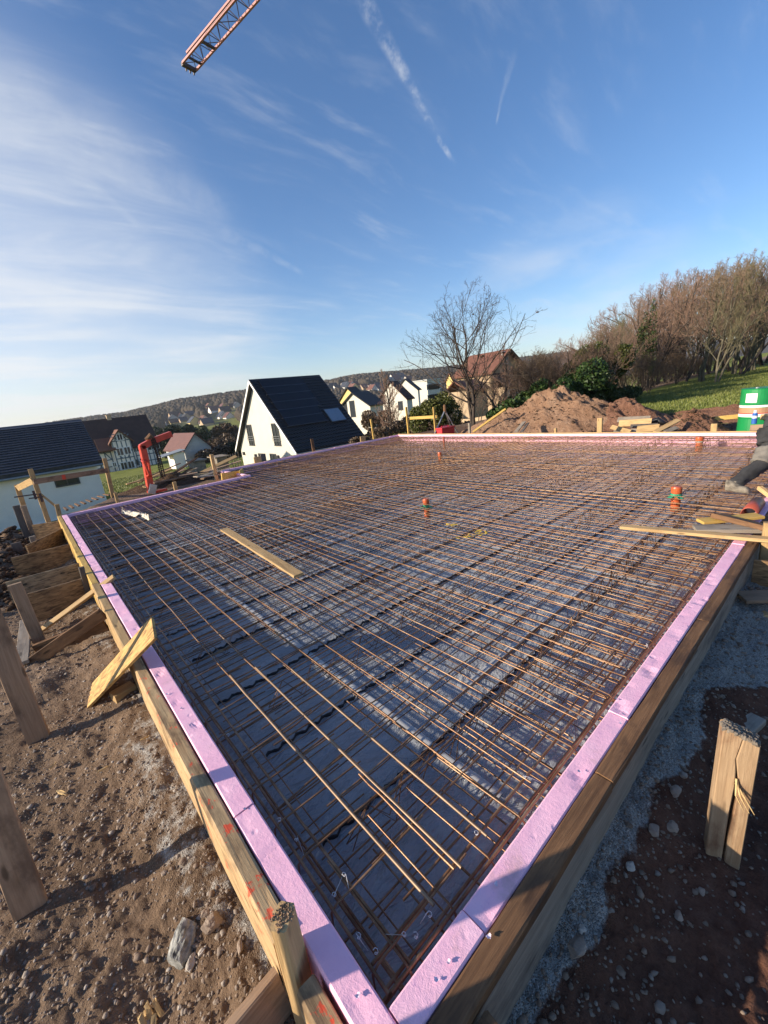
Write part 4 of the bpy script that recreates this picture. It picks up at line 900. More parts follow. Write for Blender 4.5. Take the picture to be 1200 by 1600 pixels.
# formwork rails and boards
yo = -.1555; xo = -.1535
cuts = [-.16, 1.02, 2.45, 4.6, 7.2, 10.5]
for i in range(5):
    lb = ['brown rail board on the right formwork at the near corner', 'brown rail board on the right formwork beside the second foam joint', 'brown rail board on the right formwork ending under the loose planks', 'brown rail board on the right formwork beside the red pipe', 'brown rail board on the right formwork behind the worker'][i]
    timber('formwork_rail', lb, 'formwork rail', (cuts[i]+.003, -.120, -.025+random.uniform(-.004, .003)), (cuts[i+1]-.003, -.120, -.025+random.uniform(-.004, .003)), .068, .045, (0, 0, 1), M_BROWN, 'rails on top of the formwork')
cuts = [-.12, 3.4, 6.9, 10.5]
for i in range(3):
    lb = ['grey formwork board shading the gravel along the right near edge', 'grey formwork board along the right edge under the loose planks', 'grey formwork board at the far end of the right edge'][i]
    timber('formwork_board', lb, 'formwork board', (cuts[i]+.003, -.134, -.195), (cuts[i+1]-.003, -.134, -.195), .29, .028, (0, -1, 0), M_GREY, 'formwork boards around the slab')
cy = [.325, 2.36, 4.3, 6.6, 9.15]
for i in range(4):
    lb = ['red-sprayed formwork rail along the left edge nearest the camera', 'formwork rail along the left edge under the leaning OSB strip', 'formwork rail along the left edge beside the OSB braces', 'formwork rail along the left edge at the far corner'][i]
    timber('formwork_rail', lb, 'formwork rail', (-.122, cy[i]+.004, -.132+(.008 if i == 0 else 0)), (-.122, cy[i+1]-.004, -.132), .27, .064, (1, 0, 0), M_RAIL if i == 0 else (M_YEL if i > 1 else M_PALE), 'rails on top of the formwork')
timber('formwork_board', 'lower formwork board under the left rail', 'formwork board', (-.11, -.05, -.35), (-.11, 9.1, -.35), .16, .027, (1, 0, 0), M_MUD, 'formwork boards around the slab')
timber('formwork_board', 'formwork board behind the purple left rear foam', 'formwork board', (-.1, YB+.10, -.17), (XS-.01, YB+.10, -.17), .36, .03, (0, 1, 0), M_PALE, 'formwork boards around the slab')
timber('formwork_board', 'formwork board behind the rear foam beyond the step', 'formwork board', (XS, YB2+.10, -.17), (XB+.2, YB2+.10, -.17), .36, .03, (0, 1, 0), M_PALE, 'formwork boards around the slab')
timber('formwork_board', 'formwork board with sunlit top behind the far pink foam', 'formwork board', (XB+.10, -.15, -.165), (XB+.10, YB2+.1, -.165), .38, .03, (1, 0, 0), M_PALE, 'formwork boards around the slab')

# foil sheet with real wrinkles
nx, ny = 300, 310; gx_, gy_ = np.meshgrid(np.linspace(-.004, XB+.004, nx), np.linspace(-.004, YB2+.004, ny), indexing='ij')
hz = .010*np.abs(fbm(gx_*2.1+.6*fbm(gx_*.9, gy_*.9, 2), gy_*3.4, 4))+.006*fbm(gx_*7, gy_*5, 3)+.014*fbm(gx_*.6, gy_*.6, 2)
Vv = np.stack([gx_, gy_, MZ+hz], 2).reshape(-1, 3); Qq = grid_quads(nx, ny)
cx_, cy_ = Vv[Qq][:, :, 0].mean(1), Vv[Qq][:, :, 1].mean(1); Qq = Qq[~((cx_ < XS-.01) & (cy_ > YB+.02))]
foil = np_mesh('foil_sheet', Vv, Qq, M_FOIL, smooth=True); put(foil, 'wrinkled blue-grey plastic foil lying under the reinforcement', 'plastic sheet')
for (x0, y0, x1, y1) in ((.86, .25, .86, 4.3), (1.35, .80, 6.5, .80), (3.3, .3, 3.3, 8.5), (1.2, 3.1, 9.8, 3.1), (5.9, .3, 5.9, 10.2), (.3, 5.6, 9.8, 5.6), (8.1, .4, 8.1, 10.3)):
    n = 60; s = np.linspace(0, 1, n); px, py = x0+(x1-x0)*s+.01*fbm(s*9, s*0+x0, 2), y0+(y1-y0)*s+.01*fbm(s*8, s*0+y0, 2); dx, dy = (0, .024) if y0 == y1 else (.024, 0)
    f = lambda a, b: MZ+.010*np.abs(fbm(a*2.1+.6*fbm(a*.9, b*.9, 2), b*3.4, 4))+.006*fbm(a*7, b*5, 3)+.014*fbm(a*.6, b*.6, 2)+.012
    P = np.stack([np.stack([px-dx, py-dy, f(px-dx, py-dy)], 1), np.stack([px+dx, py+dy, f(px+dx, py+dy)], 1)], 1); np_mesh('seam_tape', P.reshape(-1, 3), grid_quads(n, 2), M_TAPE, foil)

# welded rebar mats
def rods(ends, dia, segs=9, wob=.004, sag=0.0, sides=6):
    ends = np.array(ends, float); f = np.linspace(0, 1, segs); P = ends[:, None, 0]+(ends[:, None, 1]-ends[:, None, 0])*f[None, :, None]
    P[:, 1:-1] += rng.normal(0, wob, P[:, 1:-1].shape)*np.array([1, 1, .7]); P[..., 2] -= sag*np.sin(f*math.pi)[None]
    return tubes_np(P, np.full(P.shape[:2], dia/2), sides)
def merge(parts):
    V, Q, o = [], [], 0
    for v, q in parts: V.append(v); Q.append(q+o); o += len(v)
    return np.vstack(V), np.vstack(Q)
def mat_obj(label, x0, x1, y0, y1, z, dx, dy, dl, dc, group, m=M_RUST, rot=0.0):
    xs = np.arange(x0, x1+1e-6, dx); ys = np.arange(y0, y1+1e-6, dy); e = .06
    j = lambda s=.012: rng.normal(0, s)
    L = [((x, y0-e+j(), z+j(.004)), (x+j(.006), y1+e+j(), z+j(.004))) for x in xs]; Cc = [((x0-e+j(), y, z-dl*.95+j(.003)), (x1+e+j(), y+j(.006), z-dl*.95+j(.003))) for y in ys]
    V, Q = merge([rods(L, dl), rods(Cc, dc)]); o = np_mesh('rebar_mat', V, Q, m, smooth=True); put(o, label, 'rebar mat', group); return o
UP, LO = 'upper rebar mats', 'lower rebar mats'
cols_near = [(.27, 1.92), (1.77, 3.57)]; cols_far = [(3.42, 5.22), (4.92, 6.72), (6.42, 8.22), (8.07, 10.17)]
k = 0
for (a, b) in cols_near:
    for (c, d) in ((.17, 4.82), (4.36, 8.9)):
        lab = {0: 'rusty upper rebar mat in the near corner of the slab', 1: 'rusty upper rebar mat toward the left rear corner under the pale rag'}.get(k, 'rusty upper rebar mat in the second column from the left edge')
        mat_obj(lab, a, b, c, d, -.052+.006*(k % 3), .145, .15, .0085, .0082, UP); k += 1
for (a, b) in cols_far:
    for (c, d) in ((.17, 5.57), (5.12, 10.7)):
        mat_obj('rusty upper rebar mat in the far part of the slab' , a, b, c, d, -.052+.007*(k % 3), .15, .15, .0070, .0075, UP); k += 1
k = 0
for (a, b) in cols_near+cols_far:
    for (c, d) in (((.12, 4.9), (4.5, 8.93)) if b < 3.7 else ((.12, 5.6), (5.2, 10.72))):
        mat_obj('rusty lower rebar mat lying just above the foil', a-.08, b-.08, c, d, -.205+.006*(k % 3), .15, .15, .0060, .0062, LO); k += 1
# loose lap bars: bright long bars in the near corner and splice bars along both near edges
g = 'loose lap bars on the near reinforcement'
for i, (x_, y0, y1, d_, m_) in enumerate(((.262, .08, 1.75, .012, M_STEEL), (.405, .085, 1.7, .012, M_STEEL), (.385, .10, .62, .010, M_RUST), (.548, .085, 1.5, .011, M_STEEL))):
    v, q = rods([((x_, y0, -.036), (x_+.004, y1, -.036))], d_, 8, .0015); o = np_mesh('lap_bar', v, q, m_, smooth=True)
    put(o, ['bright long rebar nearest the slab corner, its end pointing at the corner', 'bright long rebar second from the slab corner', 'short rusty rebar beside the second bright bar', 'bright long rebar third from the slab corner'][i], 'rebar', g)
for (label, grp, gen) in (('short rusty splice bar across the right edge of the reinforcement', 'splice bars along the right edge', [((.62+.3*i+random.uniform(-.05, .05), .08, -.085-.05*(i % 2)), (.62+.3*i+random.uniform(-.05, .05), 1.0+random.uniform(-.2, .25), -.085-.05*(i % 2))) for i in range(31)]),
                          ('short rusty splice bar across the left edge of the reinforcement', 'splice bars along the left edge', [((.07, .55+.3*i+random.uniform(-.05, .05), -.10-.05*(i % 2)), (.95+random.uniform(-.25, .25), .55+.3*i+random.uniform(-.05, .05), -.10-.05*(i % 2))) for i in range(27)])):
    for e in gen:
        v, q = rods([e], .008, 6, .003); put(np_mesh('splice_bar', v, q, M_RUST, smooth=True), label, 'rebar', grp)
# edge cages: long bars with stirrups
def cage(label, A, B, inside, spacing=.2, nst=None):
    A, B = Vector((*A, 0)), Vector((*B, 0)); X = (B-A).normalized(); L = (B-A).length; N = Vector((*inside, 0)); t = empty('edge_cage', (A.x, A.y, -.2)); put(t, label, 'rebar cage', 'rebar cages along the slab edges')
    for i, (o_, z_) in enumerate(((.035, -.055), (.115, -.06), (.035, -.14), (.03, -.215), (.115, -.22), (.07, -.10))):
        v, q = rods([(tuple(A+X*.04+N*(o_+random.uniform(-.008, .008))+Vector((0, 0, z_))), tuple(B-X*.04+N*(o_+random.uniform(-.008, .008))+Vector((0, 0, z_))))], .011, 16, .004); np_mesh('long_bar', v, q, M_RUST, t, True)
    n = min(int(L/spacing), 90)
    proto = None
    for i in range(n):
        p = A+X*(.1+i*(L-.2)/max(n-1, 1)+random.uniform(-.015, .015)); r_ = Matrix.Rotation(random.uniform(-.06, .06), 3, X)
        if proto is None:
            pts = [N*.45+Vector((0, 0, -.045)), N*.05+Vector((0, 0, -.045)), N*.026+Vector((0, 0, -.06)), N*.024+Vector((0, 0, -.205)), N*.05+Vector((0, 0, -.228)), N*.45+Vector((0, 0, -.228))]
            v, q = tubes_np(np.array([[tuple(c) for c in pts]]), np.full((1, 6), .004), 5); proto = np_mesh('stirrup', v, q, M_RUST, t, True); o = proto
        else: o = proto.copy(); COL.objects.link(o); o.parent = t
        o.matrix_parent_inverse = world_of(t).inverted(); o.location = p; o.rotation_euler = r_.to_euler()
cage('rusty edge cage of bars and stirrups along the left foam', (.0, .0), (.0, YB), (1, 0)); cage('rusty edge cage of bars and stirrups along the right foam', (0, 0), (XB, 0), (0, 1))
cage('rusty edge cage of bars and stirrups along the left rear foam', (0, YB), (XS, YB), (0, -1)); cage('rusty edge cage of bars and stirrups along the far foam', (XB, 0), (XB, YB2), (-1, 0), .25); cage('rusty edge cage along the rear foam beyond the step', (XS, YB2), (XB, YB2), (0, -1), .25)
# black wavy plastic spacers on the foil, in rows
n = 120; s = np.linspace(0, 2.0, n); wv = .010*np.sin(s*2*math.pi/.085); P = np.stack([np.stack([s, wv-.0025, 0*s], 1), np.stack([s, wv-.0025, 0*s+.018+.004*np.sign(np.sin(s*2*math.pi/.0425))], 1), np.stack([s, wv+.0025, 0*s+.018+.004*np.sign(np.sin(s*2*math.pi/.0425))], 1), np.stack([s, wv+.0025, 0*s], 1)], 1)
proto = np_mesh('wavy_spacer', P.reshape(-1, 3), np.vstack([grid_quads(n, 4)]), M_BLACKP); first = True
for r_ in range(16):
    yy = .62+.62*r_
    for c_ in range(5):
        xx = .18+2.04*c_+(r_ % 2)*.04
        if xx+2 > 10.3 or (yy > 8.8 and xx < 3.6): continue
        o = proto if first else proto.copy()
        if not first: COL.objects.link(o)
        first = False; o.location = (xx, yy+random.uniform(-.03, .03), MZ-.002); o.rotation_euler = (0, 0, random.uniform(-.012, .012))
        put(o, 'black wavy plastic spacer strip lying on the foil under the bars', 'spacer strip', 'black wavy spacers on the foil')
# zigzag wire supports that carry the upper mats
zz = [(.0, 0, -.06)]; 
def lattice():
    L = 1.9; n_ = 19; pts = [(L*i/n_, .045*((i % 2)*2-1)*0, -.062 if i % 2 else -.215) for i in range(n_+1)]
    pr = [tubes_np(np.array([pts]), np.full((1, n_+1), .0028), 4)]
    for (y_, z_) in ((0, -.062), (.04, -.215), (-.04, -.215)): pr.append(rods([((0, y_, z_), (L, y_, z_))], .006, 4, .001, sides=5))
    pr.append(tubes_np(np.array([[(L*i/n_, .04*((i % 4 < 2)*2-1) if i % 2 == 0 else 0, -.062 if i % 2 else -.215) for i in range(n_+1)]]), np.full((1, n_+1), .0028), 4))
    return merge(pr)
v, q = lattice(); proto = np_mesh('wire_support', v, q, M_RUST, smooth=True); first = True
for r_ in range(11):
    for c_ in range(5):
        xx, yy = .30+2.0*c_+random.uniform(-.1, .1), .52+.93*r_+random.uniform(-.06, .06)
        if xx > 8.3 or (yy > 8.7 and xx < 3.6) or yy > 10.5: continue
        o = proto if first else proto.copy()
        if not first: COL.objects.link(o)
        first = False; o.location = (xx, yy, 0); o.rotation_euler = (0, 0, random.uniform(-.05, .05)); put(o, 'rusty zigzag wire support standing between the rebar mats', 'wire support', 'zigzag wire supports between the mats')
# white tie-wire twists
rd = random.Random(4)
for (u, v) in ((538, 1368), (523, 1400), (561, 1466), (632, 1462), (588, 1490), (672, 1432), (650, 1465), (437, 1283), (463, 1313), (745, 1304), (1080, 915), (985, 1075), (1010, 1010), (820, 1215), (357, 1150)):
    p = onz(u, v, -.04); ph = rd.uniform(0, 6); pts = [p+Vector((math.cos(ph+i*1.1)*(.002+.0007*i), math.sin(ph+i*1.1)*(.002+.0007*i), .002*i-.004)) for i in range(10)]
    if rd.random() < .45: pts.append(p+Vector((rd.uniform(-.07, .07), rd.uniform(-.07, .07), -.02)))
    m_ = MB(); m_.tube(pts, .0011, 5); put(m_.build('tie_wire', M_TIE, smooth=True), 'tiny twist of white tie wire on the near reinforcement', 'tie wire', 'white tie wires on the mesh')
# ------------------------------------------------------------------ stakes, braces and boards on the left
def gz(x, y): return float(H(x, y))
def post(label, x, y, w, t, ztop, m, n=(0, -1, 0), lean=(0, 0), name='wooden_stake', cat='stake', group='wooden stakes around the formwork', zb=None, **kw):
    zb = gz(x, y)-.12 if zb is None else zb; return timber(name, label, cat, (x, y, zb), (x+lean[0], y+lean[1], ztop), w, t, n, m, group, **kw)
p = onz(49, 1428, -.36); post('tall muddy stake at the left border nearest the camera, with green smear', p.x, p.y, .105, .035, .62, M_MUD, lean=(.06, .0))
p = onz(62, 1158, -.36); post('tall brown stake at the left border, second from the camera', p.x, p.y, .115, .035, .60, M_MUD, lean=(.0, .05))
post('stake out at the left whose shadow falls on the near corner', -.77, .50, .085, .035, .60, M_MUD); post('unseen second stake out at the left, added to shade the near corner', -.80, .30, .10, .035, .62, M_MUD)  # the second stake is added out of view for its shadow on the corner
p = onz(64, 1006, -.33); post('short grey-brown stake with sawn white top before the OSB braces', p.x, p.y, .095, .04, topz(p.x, p.y, 911), M_MUD, lean=(-.02, .0))
p = onz(141, 890, .03); timber('wooden_stake', 'dark grey stake nailed upright to the left formwork rail', 'stake', (-.19, p.y-.02, -.40), (-.175, p.y, topz(-.175, p.y, 886)), .05, .045, (0, -1, 0), M_GREYD, 'wooden stakes around the formwork')
# braces
a = onz(60, 988, -.33); b = onz(178, 901, .045); timber('brace_lath', 'pale lath slanting up from the stake and over the lilac foam', 'lath', a, b, .055, .028, (0, -.6, 1), M_PALE, 'diagonal braces of the left formwork')
a = onz(50, 1036, -.33); b = Vector((-.17, onz(165, 957, -.02).y, -.02)); timber('brace_board', 'brown brace board slanting from the ground to the left rail', 'brace', a, b, .105, .03, (-.2, -1, .15), M_BROWN, 'diagonal braces of the left formwork', ends=.012)
a = onz(60, 1022, -.36); b = onz(172, 985, -.22); timber('brace_board', 'dark low board behind the brown brace board', 'board', a, (-.17, b.y+.12, -.22), .20, .03, (0, -1, 0), M_BROWN, 'diagonal braces of the left formwork', ends=.012)
a = onz(37, 1043, -.33); b = onz(48, 988, -.33); timber('loose_board', 'short grey board lying behind the sawn-top stake', 'board', a+Vector((0, 0, .04)), b+Vector((0, .05, .12)), .09, .028, (0, -.4, 1), M_GREY, 'loose boards left of the formwork')
# OSB panels standing across the left formwork
for i, (u0, v0, u1, v1, hh, m_, lb) in enumerate(((42.7, 928, 140, 900, .36, M_OSBD, 'weathered OSB brace panel nearest the camera behind the sawn-top stake'), (8, 910, 128, 878, .27, M_OSBM, 'grey OSB brace panel with a black mould stain'), (16.7, 872, 112, 849, .34, M_OSBD, 'OSB brace panel third along the left formwork'), (40, 852, 100, 825, .26, M_OSBD, 'small OSB brace panel with an angled top, fourth along the left formwork'), (50, 820, 96, 813, .30, M_OSBD, 'OSB brace panel at the far left corner'))):
    a = onz(u0, v0, -.04); b = onz(u1, v1, -.04); yy = (a.y+b.y)/2
    timber('osb_brace', lb, 'osb panel', (a.x, a.y, -.04-hh/2), (-.165, b.y, -.04-hh/2), hh, .022, (0, -1, 0), m_, 'OSB brace panels along the left formwork', rough=.0015)
# leaning OSB strip
A0, A1 = onz(136, 1106, -.34), onz(140, 1072, -.34); B0, B1 = onz(241, 997, .30), onz(236, 963, .30)
a = (A0+A1)/2; b = (B0+B1)/2; wdt = .5*((A1-A0).length+(B1-B0).length); nn = (b-a).cross(A1-A0); nn = nn if nn.z > 0 else -nn
m_ = MB(); o_ = nn.normalized()*-.018; L = (b-a).length; X = (b-a).normalized(); N = nn.normalized(); Y = N.cross(X)
loc = lambda q: ((q-a).dot(X), (q-a).dot(Y), 0)
m_.prism([loc(A0), loc(B0), loc(B1), loc(A1)], (0, 0, -.018)); o = m_.build('osb_strip', M_OSB, bevel=.001); Mx = Matrix((X, Y, N)).transposed().to_4x4(); Mx.translation = a; o.matrix_world = Mx; put(o, 'bright sunlit OSB strip leaning over the left lilac edging', 'osb strip')
a = onz(158, 1085, -.3); timber('wood_block', 'small pale block under the leaning OSB strip', 'block', (-.30, 2.52, -.27), (-.17, 2.55, -.27), .10, .06, (0, 0, 1), M_PALE, 'loose boards left of the formwork')
# far left corner: dark post, pale post, stakes
for (u, vb, vt, w_, t_, m_, lb) in ((44, 842, 790, .10, .05, M_GREYD, 'dark brown stake at the far left corner, broader and nearer'), (52, 834, 790, .09, .045, M_MUD, 'pale brown stake just behind the dark corner stake'), (57, 858, 838, .08, .05, M_GREY, 'stubby grey stake between the OSB brace panels'), (32, 868, 848, .13, .03, M_GREYD, 'short dark board end between the OSB brace panels')):
    p = onz(u, vb, -.34); post(lb, p.x, p.y, w_, t_, topz(p.x, p.y, vt), m_)
p = onz(10, 935, -.36); post('dark stake at the left border beside the mouldy OSB panel', p.x-.05, p.y, .09, .05, topz(p.x-.05, p.y, 850), M_GREYD)
# batter boards
fr = []
for (u, vb, ut, vt, w_, m_, lb) in ((72.5, 806, 47, 733, .10, M_PALE, 'batter board post with brace at the far left corner'), (38, 800, 26, 757, .11, M_PALE, 'leftmost batter board post before the grey-roofed house'), (176, 777, 163, 716, .10, M_PALE, 'tall batter board post between the grey-roofed and half-timbered houses')):
    p = onz(u, vb, -.42); q = ony(ut, vt, p.y); fr.append((p, q)); timber('batter_post', lb, 'batter board post', (p.x, p.y, gz(p.x, p.y)-.2), (q.x, p.y, q.z), w_, .06, (0, -1, 0), m_, 'batter board posts')
a = ony(52, 753, fr[0][0].y-.06); b = ony(168, 735, fr[2][0].y-.06); timber('batter_board', 'long grey-brown batter board with a red mark before the grey-roofed house', 'batter board', a, b, .13, .028, (0, -1, 0), M_MUD, 'batter boards')
c = a+(b-a)*.36; m_ = MB(); m_.box((c.x-.06, c.y-.024, c.z-.055), (c.x+.06, c.y-.0155, c.z+.06)); m_.build('red_mark', M_REDSTEEL, [o for o in COL.objects if o.name == 'batter_board'][0])
a = ony(27, 763, fr[1][0].y-.05); b = ony(51, 751, fr[0][0].y-.05); timber('batter_board', 'short sunlit batter board at the left end of the frame', 'batter board', a, b, .15, .028, (-.3, -1, 0), M_PALE, 'batter boards')
a = ony(61, 770, fr[0][0].y-.08); b = onz(92, 795, -.30); timber('brace_lath', 'thin lath propping the far left batter board post', 'lath', a, b, .05, .022, (0, -1, .2), M_PALE, 'batter boards')
for (u0, v0, u1, v1) in ((22, 777, 58, 772), (45, 779, 68, 776)):
    m_ = MB(); a = ony(u0, v0, fr[0][0].y-.12); b = ony(u1, v1, fr[0][0].y-.12); m_.tube([a, b], .014, 6); d = (b-a).normalized(); m_.beam(b-d*.05+Vector((0, 0, .09)), b-d*.05-Vector((0, 0, .12)), .05, .03, (0, -1, 0)); put(m_.build('screw_clamp', M_CRANED), 'dark steel screw clamp hanging on the batter board frame', 'clamp', 'screw clamps on the batter boards')
for i, (u, vb, ut, vt, lb) in enumerate(((90, 800, 88.5, 788, 'tiny stake with pale top at the far left foam corner'), (183, 783, 180, 770, 'thin pale stake just outside the purple rear foam'), (339, 750, 330, 710, 'square pale post standing at the step of the slab'), (274, 762, 272, 753, 'short pale stub among the debris beyond the rear foam'))):
    p = onz(u, vb, -.2); q = ony(ut, vt, p.y); timber('wooden_stake', lb, 'stake', (p.x, p.y, gz(p.x, p.y)-.1), (q.x, p.y, q.z), .085 if i != 1 else .06, .06, (0, -1, 0), M_PALE, 'wooden stakes around the formwork')
p = onz(110, 795, -.28); 
for i in range(3): timber('loose_board', 'flat board on the strip of earth before the grey-roofed house', 'board', (-.05+.55*i, 9.75+.33*i, gz(.5, 9.6)+.06), (1.1+.6*i, 9.95+.33*i, gz(1.2, 9.9)+.08), .16, .03, (0, 0, 1), M_GREY, 'boards on the earth beyond the left rear edge')
for i in range(9):                                      # rust-brown battens laid out in a row
    f = i/8; a = onz(108+78*f, 800-28*f, -.62); d = Vector((.0, 1.5, 0)).normalized()*1.5
    timber('brown_batten', 'reddish-brown batten in the row laid out before the grey-roofed house', 'batten', (a.x, a.y+.7, -.66), (a.x+d.x, a.y+.7+d.y, -.78), .06, .035, (0, 0, 1), M_BROWN, 'row of battens before the grey-roofed house', segs=2)
# debris pile behind the rear foam
rd = random.Random(15)
for i in range(26):
    u = rd.uniform(195, 318); base = onz(u, 768-(u-195)*.22-rd.uniform(0, 14), -.15); a_ = rd.uniform(-.5, .9); L = rd.uniform(.5, 1.5); d = Vector((math.cos(a_), math.sin(a_), rd.uniform(-.08, .25)))*L
    base.z = gz(base.x, base.y)+rd.uniform(.06, .32); timber('waste_board', 'old board tossed on the waste pile beyond the purple rear foam', 'board', base, base+d, rd.uniform(.07, .16), .03, (rd.uniform(-.4, .4), rd.uniform(-.6, .2), 1), rd.choice([M_GREY, M_PALE, M_MUD, M_BROWN]), 'boards on the waste pile beyond the rear foam')
def heap(name, label, cx, cy, rx, ry, h, m, seed, n=90, rot=0.0, rough=.16, group=None, zb=None, pw=1.3):
    s = np.linspace(-1.15, 1.15, n); a, b = np.meshgrid(s, s, indexing='ij'); d = np.hypot(a, b)+.16*fbm(a*2.2+seed, b*2.2, 3)
    z = h*np.clip(1-d, 0, 1)**pw*(1.0)+h*rough*fbm(a*5+seed, b*5, 4)*np.clip(1.25-d, 0, 1)+h*.07*fbm(a*19, b*19+seed, 3)*np.clip(1.2-d, 0, 1)
    x_, y_ = a*rx, b*ry; c_, s_ = math.cos(rot), math.sin(rot); X, Y = cx+x_*c_-y_*s_, cy+x_*s_+y_*c_
    Z = np.where(d > 1.0, H(X, Y)-.06-(d-1)*.6, H(X, Y)+z-.02); o = np_mesh(name, np.stack([X, Y, Z], 2).reshape(-1, 3), grid_quads(n, n), m, smooth=True); put(o, label, 'soil heap', group); return o
heap('soil_heap', 'dark low heap of earth among the waste boards beyond the purple foam', 2.9, 13.0, 2.0, 1.1, .38, M_CLOD, 3, 70)
heap('soil_heap', 'big brown soil heap behind the far pink edge', 14.3, 6.9, 1.55, 2.9, 1.30, M_HEAP, 9, 150, rough=.34, pw=.8)
heap('soil_heap', 'low left shoulder of brown soil with the yellow plank on it', 13.5, 8.4, 1.2, 1.9, .72, M_HEAP, 14, 110, rough=.25, pw=.85)
heap('soil_heap', 'right-hand tail of the brown soil heap before the meadow', 14.5, 4.7, 1.3, 1.5, .80, M_HEAPR, 22, 100, rough=.3, pw=.85)
heap('soil_heap', 'small pointed reddish soil heap before the green drum', 12.7, 2.35, .85, .95, .68, M_HEAPR, 27, 90, rough=.12, pw=1.1)
heap('soil_bank', 'low red-brown bank of earth below the meadow left of the drum', 15.4, 2.0, 1.5, 2.2, .28, M_HEAPR, 33, 90, rough=.5)
heap('soil_bank', 'scraped red-brown earth around the foot of the drum', 13.2, .3, 1.6, 1.6, .12, M_HEAPR, 37, 70, rough=.6)
# stones lying on the heaps
def rock_geo():
    t = (1+5**.5)/2; v = np.array([(-1,t,0),(1,t,0),(-1,-t,0),(1,-t,0),(0,-1,t),(0,1,t),(0,-1,-t),(0,1,-t),(t,0,-1),(t,0,1),(-t,0,-1),(-t,0,1)], float); v /= np.linalg.norm(v[0])
    f = np.array([(0,11,5),(0,5,1),(0,1,7),(0,7,10),(0,10,11),(1,5,9),(5,11,4),(11,10,2),(10,7,6),(7,1,8),(3,9,4),(3,4,2),(3,2,6),(3,6,8),(3,8,9),(4,9,5),(2,4,11),(6,2,10),(8,6,7),(9,8,1)]); return v, f
RV, RF = rock_geo()
def scatter(name, label, X, Y, Z, S, m, kind='stuff', flatn=.6, tone=1.0):
    n = len(X); sc = S[:, None]*rng.uniform(.6, 1.3, (n, 3))*np.array([1, 1, flatn]); jit = 1+rng.uniform(-.28, .28, (n, 12, 1)); P = RV[None]*jit*sc[:, None]; a = rng.uniform(0, 6.28, n); c_, s_ = np.cos(a)[:, None], np.sin(a)[:, None]
    x_, y_ = P[..., 0]*c_-P[..., 1]*s_, P[..., 0]*s_+P[..., 1]*c_; V = np.stack([x_+X[:, None], y_+Y[:, None], P[..., 2]+Z[:, None]], 2).reshape(-1, 3); Q = (RF[None]+np.arange(n)[:, None, None]*12).reshape(-1, 3)
    o = np_mesh(name, V, Q, m); put(o, label, 'stones', kind=kind); at = o.data.attributes.new('tone', 'FLOAT', 'POINT'); at.data.foreach_set('value', np.repeat(rng.beta(1.6, 1.9, n)*tone, 12).astype(np.float32)); return o
n = 46000; yy = rng.uniform(0, 1, n)**1.9*8.5-.5; xx = rng.uniform(-1.35, -.17, n); kp = (fbm(xx*2.1, yy*2.1, 3) > rng.uniform(-.75, .42, n)); xx, yy = xx[kp], yy[kp]; S = np.clip(rng.lognormal(-5.55, .55, len(xx)), .002, .015)
scatter('gravel', 'small brown and grey stones strewn on the soil left of the slab', xx, yy, H(xx, yy)+S*.12, S, M_PEB)
n = 9000; xx = rng.uniform(0, 1, n)**1.4*6.5-.2; yy = -.16-rng.uniform(0, 1, n)**1.3*.95; kp = fbm(xx*2.3, yy*2.3, 3) > rng.uniform(-.8, .5, n)-.5*(yy > -.4); xx, yy = xx[kp], yy[kp]; S = np.clip(rng.lognormal(-5.35, .5, len(xx)), .002, .018)
scatter('gravel', 'grey and dark stones along the foot of the right formwork', xx, yy, H(xx, yy)+S*.1, S, M_PEB, tone=.62)
n = 2600; xx = rng.uniform(10.6, 15.5, n); yy = rng.uniform(-.8, 9.5, n); S = np.clip(rng.lognormal(-3.6, .5, n), .01, .09); scatter('rubble', 'brown clods and stones strewn behind the far edge', xx, yy, H(xx, yy)+S*.2, S, M_CLOD)
n = 1500; yy = rng.uniform(5.3, 11.5, n); xx = rng.uniform(-2.2, -.62, n); S = np.clip(rng.lognormal(-3.3, .5, n), .012, .09); scatter('clods', 'dark clods of earth behind the OSB braces', xx, yy, H(xx, yy)+S*.25, S, M_CLOD)
dep = bpy.context.evaluated_depsgraph_get(); dep.update()
def drop(x, y, z0=6):
    h, l, *_ = SC.ray_cast(dep, Vector((x, y, z0)), Vector((0, 0, -1))); return l.z
n = 1500; xx, yy = rng.normal(14.2, .8, n), rng.normal(6.6, 1.7, n); xx[:300] = rng.normal(12.6, .4, 300); yy[:300] = rng.normal(2.35, .4, 300); zc = np.array([drop(a, b) for a, b in zip(xx, yy)]); S = np.clip(rng.lognormal(-3.8, .5, n), .008, .075); scatter('rubble', 'stones and clods on the soil heaps', xx, yy, zc+S*.1, S, M_CLOD)
